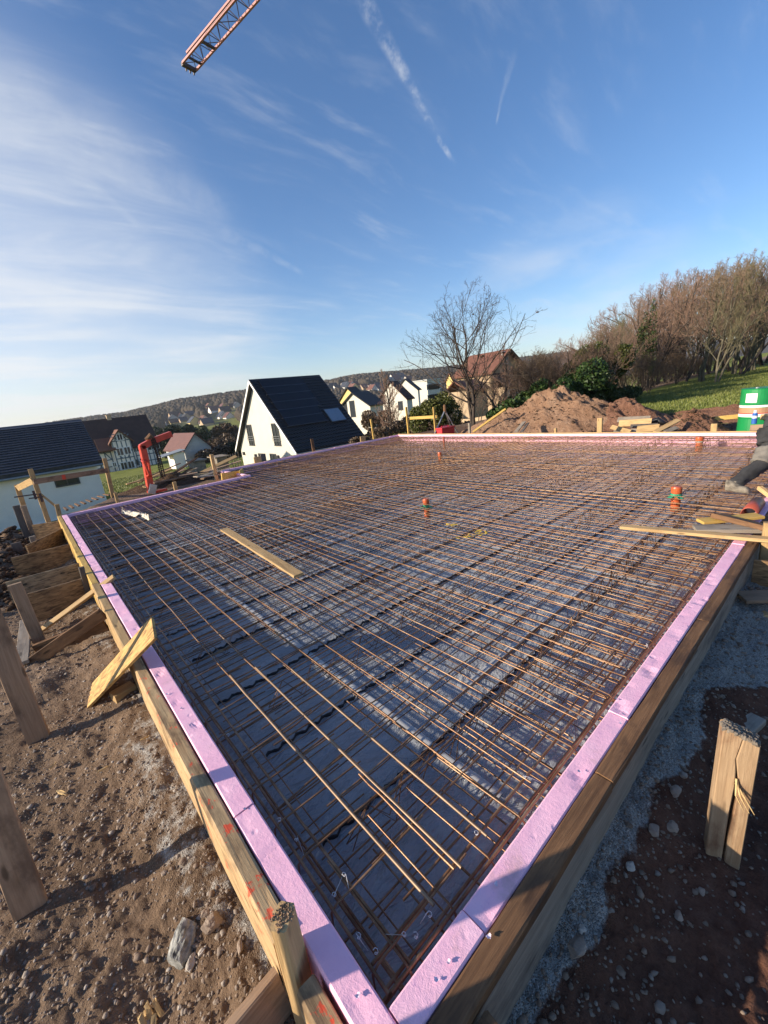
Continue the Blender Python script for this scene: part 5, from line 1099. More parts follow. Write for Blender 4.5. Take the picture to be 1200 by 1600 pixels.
def stone(label, u, v, z, size, m, seed, sq=(1, .7, .5), rot=0, name='stone', cat='stone', tex=True):
    p = onz(u, v, z); bm = bmesh.new(); bmesh.ops.create_icosphere(bm, subdivisions=4, radius=1); r_ = random.Random(seed); off = r_.uniform(0, 50)
    for w_ in bm.verts:
        c = w_.co; pl = 1.0
        for _ in range(0): pass
        d = 1+.42*float(fbm(np.array(c.x*1.3+off), np.array(c.y*1.3+c.z*1.7), 3))+(.20 if name == 'concrete_lump' else .05)*float(fbm(np.array(c.x*5+off+c.z*4), np.array(c.y*5-c.z*3), 3)); w_.co = Vector((c.x*sq[0]*d, c.y*sq[1]*d, c.z*sq[2]*d))*size
    rr_ = random.Random(seed)
    for _ in range(7):                                   # flat broken faces
        nn = Vector((rr_.gauss(0, 1), rr_.gauss(0, 1), rr_.gauss(0, .8))).normalized(); ext = max(w_.co.dot(nn) for w_ in bm.verts)*.74
        for w_ in bm.verts:
            e = w_.co.dot(nn)-ext
            if e > 0: w_.co -= nn*e*.92
    me = bpy.data.meshes.new(name); bm.to_mesh(me); bm.free(); o = link(name, me, m); o.location = (p.x, p.y, gz(p.x, p.y)+size*sq[2]*.45); o.rotation_euler = (r_.uniform(-.3, .3), r_.uniform(-.3, .3), rot); put(o, label, cat, 'larger stones left of the slab'); return o
stone('large grey lump of broken concrete on the soil left of the near corner', 287, 1482, -.34, .068, M_CONC, 2, (1.35, .62, .5), R(48), 'concrete_lump', 'concrete lump')
stone('brown squarish stone right of the concrete lump', 336, 1456, -.34, .034, M_STONE, 5, (1.1, .8, .7), R(-5)); stone('small triangular pale stone below the concrete lump', 299, 1506, -.34, .022, M_STONEW, 8, (1.2, .8, .6), R(60))
stone('small rounded pale stone right below the concrete lump', 316, 1494, -.34, .016, M_STONEW, 9); stone('small brown stone above the squarish stone', 326, 1440, -.34, .02, M_STONE, 11, (1.2, .8, .6))
stone('long brown stone beside the formwork', 375, 1480, -.30, .02, M_STONE, 12, (1.6, .5, .5), R(70)); stone('single stone with its shadow in the middle of the left soil', 261, 1374, -.34, .016, M_STONE, 14)
for i, (u, v, s_) in enumerate(((982, 1376, .022), (1060, 1440, .018), (902, 1500, .035), (1095, 1395, .016), (908, 1472, .018), (1052, 1260, .028), (1048, 1310, .03), (1020, 1322, .03), (1065, 1236, .02))): stone('dull stone on the dark earth right of the formwork', u, v, -.34, s_, M_STONEW if i in (0, 4) else M_STONE, 40+i)
# wood scraps on the left soil
def splinter(label, u, v, L, w_, rot, seed):
    p = onz(u, v, -.33); r_ = random.Random(seed); m_ = MB(); d = Vector((math.cos(rot), math.sin(rot), 0)); e = Vector((-d.y, d.x, 0)); n_ = 7; top = []; bot = []
    for i in range(n_):
        f = i/(n_-1)-.5; ww = w_*(1-abs(f)*1.4)*r_.uniform(.6, 1.1); top.append(d*L*f+e*ww+Vector((0, 0, r_.uniform(.004, .012)))); bot.append(d*L*f-e*ww+Vector((0, 0, r_.uniform(.004, .012))))
    m_.prism(top+bot[::-1], (0, 0, .006)); o = m_.build('wood_splinter', M_SPLINT); o.location = (p.x, p.y, gz(p.x, p.y)+.008); put(o, label, 'wood scrap', 'wood scraps on the left soil')
splinter('pale pointed wood splinter on the open soil', 96, 1238, .075, .012, R(-60), 1); splinter('thin reddish wood scrap on the soil below the second stake', 163, 1206, .06, .006, R(0), 2); splinter('narrow pale chip under the OSB strip', 82, 1194, .045, .007, R(40), 3); splinter('brown chip beside the left rail', 232, 1172, .045, .007, R(0), 5)
p = onz(240, 1582, -.34); rd = random.Random(9); t = empty('splintered_stump', (p.x, p.y, gz(p.x, p.y))); put(t, 'frayed splintered wood end at the bottom of the frame', 'wood scrap')
for i in range(9):
    a = Vector((p.x+rd.uniform(-.03, .03), p.y-.05+rd.uniform(-.02, .02), gz(p.x, p.y)-.02)); timber('strand', None, None, a, a+Vector((rd.uniform(-.02, .03), .07+rd.uniform(-.03, .05), rd.uniform(.02, .06))), .014, .008, (0, -.3, 1), M_SPLINT, parent=t, segs=3, ends=.008)

# ------------------------------------------------------------------ near corner stakes and boards
a = ony(470, 1590, .12); 
st = (-.215, .155)
timber('wooden_stake', 'pale stake with frayed hammered top at the near left corner', 'stake', (-.124, .268, -.42), (-.124, .270, topz(-.124, .27, 1432)), .066, .05, (.75, -1, 0), M_PALE, 'wooden stakes around the formwork')
fz = MB(); rd = random.Random(3); tp = Vector((-.124, .270, topz(-.124, .27, 1432)))
for i in range(130):
    q = tp+Vector((rd.uniform(-.028, .028), rd.uniform(-.026, .026), rd.uniform(-.004, .002))); d = Vector((rd.gauss(0, .5), rd.gauss(0, .5), 1)).normalized()*rd.uniform(.003, .009); fz.beam(q, q+d*.7, .0035, .003, (1, 0, 0))
o = [x for x in COL.objects if x.name.startswith('wooden_stake')][-1]; fz.build('frayed_top', M_MUD, o)
timber('brace_board', 'brown board standing on edge across the bottom left of the corner stake', 'board', (-.50, .325, -.235), (-.155, .345, -.215), .17, .032, (.1, -1, .1), M_MUD, 'diagonal braces of the left formwork')
timber('formwork_rail', 'short dark rail end with red paint at the bottom corner', 'formwork rail', (-.124, -.20, -.075), (-.124, .205, -.075), .11, .06, (1, 0, 0), M_RAIL, 'rails on top of the formwork')
timber('wooden_stake', 'short brown stake outside the near end of the right formwork', 'stake', (.155, -.192, -.45), (.150, -.185, -.030), .075, .04, (0, -1, 0), M_BROWN, 'wooden stakes around the formwork')
# split stake at the right
b1, b2 = onz(1103, 1336, -.33), onz(1150, 1353, -.33); zt = topz(b1.x, b1.y, 1142); dv = (b2-b1).normalized(); nv = Vector((dv.y, -dv.x, 0)); nv = nv if nv.dot(Vector((-1, -.3, 0))) > 0 else -nv; W = (b2-b1).length*1.12; b1.z = 0.0; b2.z = 0.0
t = empty('split_stake', (b1.x, b1.y, gz(b1.x, b1.y))); put(t, 'thick split stake with hammered top standing in the right-hand earth', 'stake')
def half(poly, name):
    m_ = MB(); m_.prism([b1+dv*(W*c)+Vector((0, 0, z)) for c, z in poly], -nv*.06); o = m_.build(name, M_STAKE, t, bevel=.003)
    me = o.data; X = Vector((0, 0, 1)); Mx = Matrix((X, dv, X.cross(dv))).transposed().to_4x4(); Mx.translation = b1; me.transform(Mx.inverted()); o.matrix_parent_inverse = world_of(t).inverted(); o.matrix_basis = Mx
half([(-.02, -.5), (.46, -.5), (.48, -.1), (.52, .03), (.50, .10), (.44, .15), (.49, .19), (.55, zt-.014), (.2, zt+.008), (0, zt)], 'left_half')
half([(.56, -.5), (1.0, -.5), (1.02, zt-.034), (.78, zt-.022), (.558, zt-.015), (.50, .192), (.452, .152), (.53, .10), (.63, .04), (.60, -.08), (.55, -.2)], 'right_half')
fz = MB(); rd = random.Random(5)
for i in range(240):
    c = rd.uniform(0, 1); q = b1+dv*(W*c)-nv*rd.uniform(.002, .05)+Vector((0, 0, zt+.008-.04*max(0, c-.2))); fz.beam(q-Vector((0, 0, .012)), q+Vector((rd.gauss(0, .004), rd.gauss(0, .004), rd.uniform(.000, .006))), .007, .005, nv)
fz.build('hammered_top', M_GREY, t)
m_ = MB(); q = b1+dv*(W*.52)+nv*.004
for k in range(3): m_.tube([q+Vector((0, 0, .075-.01*k)), q+dv*.012*k+nv*.02+Vector((0, 0, .02)), q+dv*(.025+.014*k)+nv*.03+Vector((0, 0, -.03))], [.004, .003, .001], 5)
m_.build('splinter', M_SPLINT, t)
a, b = onz(1090, 1212, -.33), onz(1182, 1130, -.33); timber('loose_lath', 'grey lath lying on the earth behind the split stake', 'lath', a+Vector((0, 0, .02)), b+Vector((0, 0, .03)), .075, .035, (0, 0, 1), M_GREY, 'loose boards right of the formwork')
# planks and bits at the right
g = 'loose planks across the right edge'
a, b = onz(970, 823, .012), onz(1200, 843, .05); timber('loose_plank', 'long pale plank reaching over the mesh from the right edge', 'plank', a, a+(b-a)*1.35, .085, .028, (0, 0, 1), M_PALE, g)
a, b = onz(1085, 826, .045), onz(1200, 826, .06); timber('loose_plank', 'broad grey-brown plank lying on the long pale plank', 'plank', a, a+(b-a)*1.5, .15, .03, (0, 0, 1), M_GREY, g)
a, b = onz(1120, 806, .075), onz(1185, 822, .075); timber('loose_plank', 'brown plank with chamfered end on top of the pile', 'plank', a, a+(b-a)*1.3, .15, .045, (.1, -.3, 1), M_BROWN, g)
a, b = onz(1094, 815, .03), onz(1187, 806, .045); timber('loose_plank', 'bright yellow formwork plank under the brown plank', 'plank', a, b, .12, .027, (0, 0, 1), M_YEL, g)
p = onz(1178, 866, -.12); q = Vector((p.x, -.205, 0)); timber('wooden_stake', 'weathered stake by the right rail beside the loose planks', 'stake', (q.x, q.y, -.5), (q.x+.02, q.y, topz(q.x, q.y, 818)), .085, .05, (-1, -.25, 0), M_PALE, 'wooden stakes around the formwork')
a = onz(1166, 900, -.20); timber('osb_brace', 'OSB brace panel on the right side below the loose planks', 'osb panel', (a.x, -.17, -.20), (a.x+.10, -.75, -.20), .30, .022, (-1, -.2, 0), M_OSBD, 'OSB panel on the right')
timber('short_board', 'short brown board propped on a block by the right OSB panel', 'board', (3.30, -.17, -.20), (3.62, -.62, -.17), .15, .028, (0, 0, 1), M_MUD, 'boards right of the formwork'); timber('wood_block', 'small square block under the propped short board', 'block', (3.22, -.25, -.32), (3.30, -.33, -.30), .07, .07, (0, 0, 1), M_PALE, 'boards right of the formwork')
a, b = onz(350, 827, -.018), onz(467, 899, -.018); timber('loose_board', 'single pale board lying on the mesh left of the middle', 'board', a, b, .10, .026, (0, 0, 1), M_PALE, 'board on the mesh')
# torn handle by the red pipe
a, b = onz(1187, 762, .09), onz(1200, 772, .05); timber('round_stick', 'round pale tool handle lying over the right foam', 'handle', a, a+(b-a)*2, .045, .045, (0, 0, 1), M_PALE)
# pipes
def stub(label, u, vt, vb, r, tape=None, coll=None):
    b = onz(u, vb, -.21); zt = min(topz(b.x, b.y, vt), .2); t = empty('pipe_stub', (b.x, b.y, -.27)); put(t, label, 'pipe', 'drain pipe stubs in the slab')
    m_ = MB(); ring = lambda r0, z0, r1, z1: None
    m_.tube([(b.x, b.y, -.27), (b.x, b.y, zt-.075), (b.x, b.y, zt-.07), (b.x, b.y, zt-.012), (b.x, b.y, zt)], [r, r, r*1.13, r*1.16, r*1.1], 20); m_.build('pipe_body', M_ORPIPE, t)
    m_ = MB(); m_.tube([(b.x, b.y, zt+.0005), (b.x, b.y, zt+.006), (b.x, b.y, zt+.010)], [r*1.0, r*.96, r*.3], 20); m_.build('pipe_plug', M_ORPIPE, t)
    if tape:
        m_ = MB(); m_.tube([(b.x, b.y, zt-.115), (b.x, b.y, zt-.078)], [r*1.17, r*1.15], 16)
        for q in range(5):
            a = q*1.3; m_.beam((b.x+math.cos(a)*r, b.y+math.sin(a)*r, zt-.1), (b.x+math.cos(a)*(r+.05), b.y+math.sin(a)*(r+.05), zt-.125), .05, .004, (0, 0, 1))
        m_.build('tape', tape, t)
    if coll: m_ = MB(); m_.tube([(b.x, b.y, zt-.10), (b.x, b.y, zt-.072)], r*1.18, 16); m_.build('collar', coll, t)
stub('orange pipe stub with thin green tape in the middle of the mesh', 667, 780, 801, .040, M_GREENT); stub('orange pipe stub with wide green tape near the worker', 1055, 761, 792, .050, M_GREENT); stub('small orange pipe stub in the far left of the mesh', 688, 707, 721, .042); stub('orange pipe stub with grey collar before the far pink foam', 1092, 683, 700, .060, None, M_TEAL)
p = onz(694, 694, -.1); m_ = MB(); zt = topz(p.x, p.y, 682); m_.tube([(p.x, p.y, -.27), (p.x, p.y, zt)], .03, 12); put(m_.build('pipe_stub', M_REDPIPE), 'thin brown pipe stub against the far pink foam', 'pipe', 'drain pipe stubs in the slab')
a, b = onz(1170, 803, .02), onz(1190, 778, .02); t = empty('drain_pipe', tuple(a)); put(t, 'red-brown drain pipe lying along the right foam before the worker', 'pipe'); d = (b-a).normalized(); up = Vector((0, 0, 1)); sd_ = d.cross(up); V = []; n = 24; L = .42; r0, r1 = .062, .056
rings = [(0, r1), (0, r0), (L, r0), (L, r1)]
m_ = MB(); 
for s_, r_ in rings:
    for j in range(n): c = a+d*s_+(sd_*math.cos(6.2832*j/n)+up*math.sin(6.2832*j/n))*r_; m_.v.append(tuple(c))
for i, mi in ((0, 0), (1, 0), (2, 0), (3, 1)):
    for j in range(n): m_.f.append((i*n+j, i*n+(j+1) % n, ((i+1) % 4)*n+(j+1) % n, ((i+1) % 4)*n+j)); m_.m.append(mi)
m_.build('pipe_shell', [M_REDPIPE, M_PIPEIN], t, smooth=True)
# pale rag at the left rear corner
p = onz(205, 800, -.03); nx = 60; s = np.linspace(0, 1, nx); a, b = np.meshgrid(s, np.linspace(-1, 1, 14), indexing='ij'); q = onz(190, 797, -.03); q2 = onz(237, 812, -.03); wd_ = .07*(.35+.9*np.sin(a*3.1)+.35*fbm(a*7, b*0, 3)); d = (q2-q)
X = q.x+d.x*a+.10*fbm(a*4, b*0+2, 3)+b*wd_*.5; Y = q.y+d.y*a+b*wd_*1.3; Z = -.03+.09*np.abs(fbm(a*9, b*2.3, 4))+.05*(1-b*b)*sstep(a, .35, .7)
put(np_mesh('rag', np.stack([X, Y, Z], 2).reshape(-1, 3), grid_quads(nx, 14), M_RAG, smooth=True), 'crumpled pale rag lying on the mesh in the left rear corner', 'rag')
rd = random.Random(8)
for (u, v) in ((705, 820), (728, 841), (735, 838), (742, 832), (752, 835)):
    p = onz(u, v, -.03); m_ = MB()
    for _ in range(5): c = p+Vector((rd.uniform(-.05, .05), rd.uniform(-.05, .05), rd.uniform(0, .01))); m_.beam(c, c+Vector((rd.uniform(-.04, .04), rd.uniform(-.04, .04), .01)), .015, .004, (0, 0, 1))
    put(m_.build('plastic_scrap', M_YBIT), 'tiny yellow plastic scrap on the middle of the mesh', 'scrap', 'yellow scraps on the mesh')

# ------------------------------------------------------------------ beyond the far edge
for (u, vb, ut, vt, w_, lb) in ((639, 681, 634.5, 636, .08, 'left batter post beyond the far left slab corner'), (681.5, 680, 677.5, 636, .08, 'right batter post beside the red-based tripod'), (585, 688, 579.5, 655, .07, 'single pale post right of the white solar house')):
    p = onz(u, vb+1, -.25); q = ony(ut, vt, p.y); timber('batter_post', lb, 'batter board post', (p.x, p.y, gz(p.x, p.y)-.2), (q.x, p.y, q.z), w_, .06, (-.3, -1, 0), M_YEL, 'batter board posts')
pl, pr = onz(639, 682, -.25), onz(681.5, 681, -.25); a, b = ony(640, 653.5, pl.y-.06), ony(684, 651, pr.y-.06); timber('batter_board', 'pale crossboard between the two far batter posts', 'batter board', a, b, .11, .028, (-.3, -1, 0), M_YEL, 'batter boards')
# tripod with red base
p = onz(697, 679, -.28); hd = ony(695, 641, p.y); t = empty('tripod', (p.x, p.y, gz(p.x, p.y))); put(t, 'grey folding tripod with brown head before the evergreen bush', 'tripod')
for (u, v, dy) in ((675, 680, 0), (716, 679, -.1), (708, 680, .5)): m_ = MB(); f = ony(u, v, p.y+dy); f.z = gz(f.x, f.y); m_.tube([hd, f], .022, 7); m_.build('leg', M_GALV, t)
m_ = MB(); m_.tube([hd+Vector((0, 0, -.1)), hd, hd+Vector((0, 0, .16)), hd+Vector((0, 0, .22))], [.05, .06, .055, .03], 10); m_.build('head', M_BROWN, t)
a, b = ony(688, 680, p.y-.2), ony(707, 667, p.y-.2); t = empty('red_case', tuple(a)); put(t, 'bright red case under the tripod', 'case'); m_ = MB(); m_.box((a.x, a.y-.1, gz(a.x, a.y)), (b.x, a.y+.25, b.z)); m_.build('body', M_REDPL, t, bevel=.02); m_ = MB(); m_.box((a.x-.02, a.y-.12, b.z+.002), (b.x+.02, a.y+.27, b.z+.05)); m_.tube([(a.x+.15, a.y+.07, b.z+.05), (a.x+.18, a.y+.07, b.z+.1), (b.x-.18, a.y+.07, b.z+.1), (b.x-.15, a.y+.07, b.z+.05)], .015, 6); m_.build('lid', M_REDPL, t)
a = ony(671, 682, p.y-.3); timber('wood_block', 'dark low box left of the red case', 'block', (a.x-.1, a.y, gz(a.x, a.y)+.09), (a.x+.45, a.y, gz(a.x, a.y)+.09), .2, .18, (0, -1, 0), M_GREYD)
# planks on the heap
def lay(u0, v0, u1, v1, d, w_, m_, lb, lift=.03, name='loose_plank', dz=None):
    a = atd(u0, v0, d); b = atd(u1, v1, d if dz is None else dz); return timber(name, lb, 'plank', a, b, w_, .03, (-.55, -.5, .6), m_, 'planks behind the far edge')
xq = lambda u, v, X: onx(u, v, X)
def layx(u0, v0, X0, u1, v1, X1, w_, m_, lb, n=(-.8, 0, .6), t_=.03): return timber('loose_plank', lb, 'plank', onx(u0, v0, X0), onx(u1, v1, X1), w_, t_, n, m_, 'planks behind the far edge')
layx(739, 675, 12.05, 790, 639, 12.95, .09, M_YEL, 'long yellow plank leaning on the left flank of the soil heap')
layx(806, 675, 11.7, 819, 659, 12.3, .13, M_GREY, 'grey board leaning on the front of the soil heap'); layx(815, 675, 11.75, 825, 661, 12.35, .10, M_GREYD, 'dark board leaning beside the grey board on the heap')
for (u, v, vt, w_, lb, X, m_) in ((734, 678, 661, .07, 'short grey stake at the foot of the yellow plank', 11.2, M_GREY), (937, 677, 653, .12, 'stout pale double stake behind the far foam', 10.75, M_PALE), (868, 677, 669, .06, 'small stub stake behind the far foam', 10.8, M_PALE), (1115, 676, 662, .11, 'square pale post end before the pointed heap', 11.0, M_PALE)):
    p = onx(u, v, X); timber('wooden_stake', lb, 'stake', (X, p.y, gz(X, p.y)-.1), (X, p.y, onx(u, vt, X).z), w_, .07, (-1, 0, 0), m_, 'wooden stakes around the formwork')
p = onx(926, 675, 10.75); timber('wood_block', 'pale block beside the stout double stake', 'block', (10.75, p.y-.1, -.1), (10.75, p.y+.12, -.1), .16, .06, (-1, 0, 0), M_PALE)
for (u0, v0, X0, u1, v1, X1, w_, m_, lb) in ((967, 662, 12.0, 1018, 659, 12.1, .20, M_PALE, 'thick orange-brown plank on the pile right of the heap'), (965, 656, 12.3, 1016, 654, 12.4, .16, M_GREY, 'grey plank on top of the pile right of the heap'), (955, 667, 11.4, 985, 675, 11.2, .12, M_PALE, 'pale plank sliding off the left of the pile'), (995, 671, 11.4, 1030, 668, 11.4, .18, M_PALE, 'pale plank in the middle of the pile'), (1024, 675, 11.2, 1060, 656, 11.9, .13, M_PALE, 'pale plank leaning up on the pointed heap'), (1040, 675, 11.1, 1058, 668, 11.4, .12, M_GREY, 'short grey plank at the foot of the pointed heap'), (1112, 655, 13.2, 1162, 650, 13.4, .12, M_YEL, 'yellow plank lying left of the green drum'), (960, 672, 11.6, 1000, 674, 11.5, .12, M_GREY, 'flat grey plank at the bottom of the pile'), (985, 666, 11.8, 1028, 664, 11.9, .10, M_GREYD, 'dark plank inside the pile'), (1188, 652, 12.6, 1206, 650, 12.6, .13, M_PALE, 'pale board end at the right border by the drum'), (1172, 669, 11.6, 1210, 667, 11.6, .14, M_MUD, 'muddy board lying before the drum')): layx(u0, v0, X0, u1, v1, X1, w_, m_, lb)
p = onx(1028, 657, 12.4); m_ = MB(); m_.tube([p+Vector((0, -.18, -.1)), p+Vector((0, 0, 0)), p+Vector((.1, .2, -.05)), p+Vector((0, .35, -.16))], [.05, .09, .08, .03], 10); put(m_.build('plastic_bag', M_BLACKP, smooth=True), 'black plastic bundle at the right end of the plank pile', 'bag')
# bits standing on the far left and rear formwork
for (u, v, X_, w_, h_, m_, lb) in ((567, 686, None, .22, .20, M_PALE, 'pale board end above the rear foam by the solar house corner'), (404, 716, None, .30, .10, M_PALE, 'sunlit board end above the rear foam below the solar house window'), (488, 692, None, .09, .26, M_BROWN, 'brown stake stub above the rear foam at the solar house corner'), (411, 713, None, .16, .14, M_GREYD, 'dark stub above the rear foam'), (735, 680, None, .05, .05, M_PALE, None)):
    if lb is None: continue
    p = ony(u, v, YB2+.2); timber('board_end', lb, 'board', (p.x, YB2+.2, p.z-.5), (p.x, YB2+.2, p.z+h_/2), w_, .04, (0, -1, 0), m_, 'board ends over the rear foam')
for (u0, u1, v, m_, lb) in ((345, 372, 745, M_YEL, 'yellow formwork board inside the step of the slab'), (375, 380, 741, M_YEL, 'short yellow formwork piece at the step of the slab')):
    a = ony(u0, v-3, YB+.55); b = ony(u1, v-7, YB+.75); timber('step_board', lb, 'formwork board', (a.x, a.y, a.z-.12), (b.x, b.y, b.z-.12), .32, .03, (0, -1, 0), m_, 'formwork boards around the slab')
a = ony(310, 745, 11.2); b = ony(346, 742, 11.4); timber('step_board', 'grey board lying flat behind the square post', 'board', a, b, .5, .03, (0, 0, 1), M_GREY, 'formwork boards around the slab')
# weathered grey garden shed / crates in the valley
for (u0, v0, u1, v1, d_, lb) in ((304, 722, 325, 738, 30, 'weathered pale board crate on the lawn before the barn'), (338, 716, 362, 733, 34, 'weathered grey board shed left of the solar house')):
    a = atd(u0, v0, d_); b = atd(u1, v1, d_); t = empty('board_shed', (a.x, a.y, b.z)); put(t, lb, 'shed'); m_ = MB(); m_.box((a.x, a.y, b.z-.8), (b.x+.2, a.y+1.6, a.z)); m_.build('wall', M_GREY, t); m_ = MB(); m_.box((a.x-.15, a.y-.15, a.z+.003), (b.x+.35, a.y+1.8, a.z+.09)); m_.build('roof', M_GREY, t)
# wire fence at the lawn
t = empty('wire_fence', tuple(atd(365, 734, 34))); put(t, 'low wire fence on thin posts beside the solar house', 'fence'); fe = MB(); fw_ = MB()
for u in (365, 368.5, 372, 376): p = atd(u, 733-(u-365)*.5, 34); q = p+Vector((0, 0, 1.2)); po = MB(); po.tube([p-Vector((0, 0, .5)), q], .03, 6); po.build('post', M_GREYD, t)
for k in range(4): fw_.tube([atd(365, 733, 34)+Vector((0, 0, .2+.3*k)), atd(376, 727.5, 34)+Vector((0, 0, .2+.3*k))], .008, 4)
fw_.build('wires', M_GALV, t)
# green drum
bd = onx(1182, 660, 13.0); br = .30; z0 = gz(bd.x, bd.y); hs = bd; zt = topz(bd.x, bd.y, 605.5); t = empty('steel_drum', (bd.x, bd.y, z0)); put(t, 'green steel drum with two white bands and a paper label', 'drum'); Hd = zt-z0; br = Hd*.345
m_ = MB(); m_.tube([(bd.x, bd.y, z0+Hd*f) for f in (0, .02, .33, .345, .36, .64, .655, .67, .98, 1.0)], [br*q for q in (1.0, 1.015, 1, 1.025, 1, 1, 1.025, 1, 1.0, 1.015)], 40); m_.build('body', M_GREENP, t)
for (f0, f1, mm) in ((.585, .635, M_WHITEP), (.605, .635, None), (.46, .575, M_TAN), (.445, .46, M_REDPL), (.375, .44, M_WHITEP)):
    if mm is None: continue
    m_ = MB(); m_.tube([(bd.x, bd.y, z0+Hd*f0), (bd.x, bd.y, z0+Hd*f1)], br*1.006, 40, cap=False); m_.build('band', mm, t)
m_ = MB(); dirc = Vector((CAM[0]-bd.x, CAM[1]-bd.y, 0)).normalized(); a0 = math.atan2(dirc.y, dirc.x); lp = [(bd.x+br*1.008*math.cos(a0+q), bd.y+br*1.008*math.sin(a0+q)) for q in np.linspace(-.75, -.12, 7)]
vs = [(x_, y_, z0+Hd*.70) for x_, y_ in lp]+[(x_, y_, z0+Hd*.90) for x_, y_ in lp]; m_.add(vs, [(i, i+1, i+8, i+7) for i in range(6)]); m_.build('paper_label', M_WHITEP, t)
m_ = MB(); m_.tube([(bd.x-.1, bd.y+.05, zt), (bd.x-.1, bd.y+.05, zt+.02)], .035, 10); m_.build('bung', M_GALV, t)
cb = onx(1178, 662, 12.3); t = empty('spray_can', (cb.x, cb.y, cb.z)); put(t, 'blue and white spray can standing before the drum', 'can'); ch = onx(1181, 641, 12.3).z-cb.z
m_ = MB(); m_.tube([cb, cb+Vector((0, 0, ch*.72)), cb+Vector((0, 0, ch*.80))], [.05, .05, .035], 14); m_.build('body', M_BLUE, t); m_ = MB(); m_.tube([cb+Vector((0, 0, ch*.80)), cb+Vector((0, 0, ch))], .03, 12); m_.build('cap', M_WHITEP, t); m_ = MB(); m_.tube([cb+Vector((0, 0, ch*.42)), cb+Vector((0, 0, ch*.6))], .0515, 14, cap=False); m_.build('band', M_WHITEP, t)

# ------------------------------------------------------------------ red lifting fork with chains
fb = onz(236, 770, -.30); Y0 = fb.y; P_ = lambda u, v, dy=0: ony(u, v, Y0+dy)
t = empty('lifting_fork', tuple(fb)); put(t, 'red crane lifting fork standing beyond the rear foam', 'lifting fork')
def boxbeam(mb, pts, w_, t_):
    for a, b in zip(pts[:-1], pts[1:]): mb.beam(a, b+(b-a).normalized()*0, w_, t_, (0, -1, 0))
m_ = MB(); mast = [P_(236, 770), P_(228.5, 725), P_(221.5, 696)]; boxbeam(m_, mast, .15, .2); m_.build('mast', M_REDSTEEL, t, bevel=.01)
m_ = MB(); boxbeam(m_, [P_(220, 699), P_(240, 688)], .15, .2); boxbeam(m_, [P_(240, 688.3), P_(267.5, 678)], .15, .18); m_.build('boom', M_REDSTEEL, t, bevel=.01)
m_ = MB(); m_.tube([P_(222, 720, -.15), P_(224.5, 721, -.25), P_(233.5, 742, -.25), P_(231, 744, -.15)], .035, 7); m_.tube([P_(225.5, 719, -.14), P_(232, 721, -.2), P_(236, 743, -.2), P_(232, 746, -.14)], .03, 7); m_.build('handle', M_REDSTEEL, t)
for dy in (-.25,):
    m_ = MB(); a = P_(238, 768, dy); a.z = gz(a.x, a.y)+.08; m_.beam(a, a+Vector((.35, .05, .0)), .12, .06, (0, 0, 1)); m_.build('tine', M_REDSTEEL, t)
m_ = MB(); m_.beam(P_(237, 771, -.35), P_(240, 757, -.35), .16, .05, (0, -1, 0)); m_.build('counter_plate', M_GALV, t)
m_ = MB(); m_.tube([P_(234.5, 690), P_(232.5, 686), P_(235, 682), P_(238, 685), P_(238, 689)], [.05, .1, .09, .08, .05], 9); m_.build('hook_block', M_BROWN, t)
t2 = empty('lifting_chains', tuple(P_(240, 688))); put(t2, 'dark lifting chains hanging from the red fork to the ground', 'chain')
for (pts) in (((238, 683), (243, 700), (250, 725), (255, 748)), ((241, 684), (248, 705), (253, 725), (258, 745)), ((236, 686), (245, 712), (249, 735), (253, 746))):
    m_ = MB(); q = [P_(u, v, -.12) for u, v in pts]; L = 46
    for i in range(L):
        f = i/L*(len(q)-1); j = int(f); a = q[j]+(q[j+1]-q[j])*(f-j); g2 = min(f+(len(q)-1)/L*1.1, len(q)-1-1e-6); j2 = int(g2); b = q[j2]+(q[j2+1]-q[j2])*(g2-j2)
        m_.beam(a, b, .04 if i % 2 else .014, .014 if i % 2 else .04, (0, -1, 0))
    m_.build('chain_strand', M_CHAIN, t2)

# ------------------------------------------------------------------ tower crane jib overhead
d0 = 36.0; tip = atd(296, 104, d0); r_ = ray(392, -8); far_ = Vector(CAM+r_*((tip.z-CAM[2])/r_[2])); jx = (far_-tip); jx.normalize(); js = jx.cross(Vector((0, 0, 1))).normalized(); JL = 26.0; up = Vector((0, 0, 1))
t = empty('crane_jib', tuple(tip)); put(t, 'dusty red lattice crane jib reaching in from the top of the frame', 'crane'); hw_, hh2 = .62, .95
cA = [tip-js*hw_, tip+js*hw_, tip+up*hh2]
for i, c in enumerate(cA): m_ = MB(); m_.beam(c, c+jx*JL, .15, .15, js); m_.build('chord', M_CRANE, t)
lc = MB(); bay = 1.35; n = int(JL/bay)
for i in range(n):
    a0, a1, a2 = [c+jx*bay*i for c in cA]; b0, b1, b2 = [c+jx*bay*(i+1) for c in cA]; mid = cA[2]+jx*bay*(i+.5)
    for p_, q_ in ((a0, mid), (mid, b0), (a1, mid), (mid, b1)): lc.tube([p_, q_], .032, 5)
    lc.tube([a0, a1], .03, 5); lc.tube([a0, b1] if i % 2 else [a1, b0], .028, 5)
lc.build('lacing', M_CRANED, t)
for o_, w2_ in ((.9, .14), (3.1, .2)): m_ = MB(); m_.beam(cA[0]+jx*o_, cA[1]+jx*o_, w2_, .14, up); m_.build('cross_tie', M_CRANED, t)
m_ = MB(); m_.beam(cA[0]-jx*.1, cA[1]-jx*.1, .3, .25, up)
for s_ in (-.5, -.15, .2): m_.beam(tip+js*s_-jx*.25-up*.28, tip+js*s_-jx*.25+up*.1, .1, .1, js)
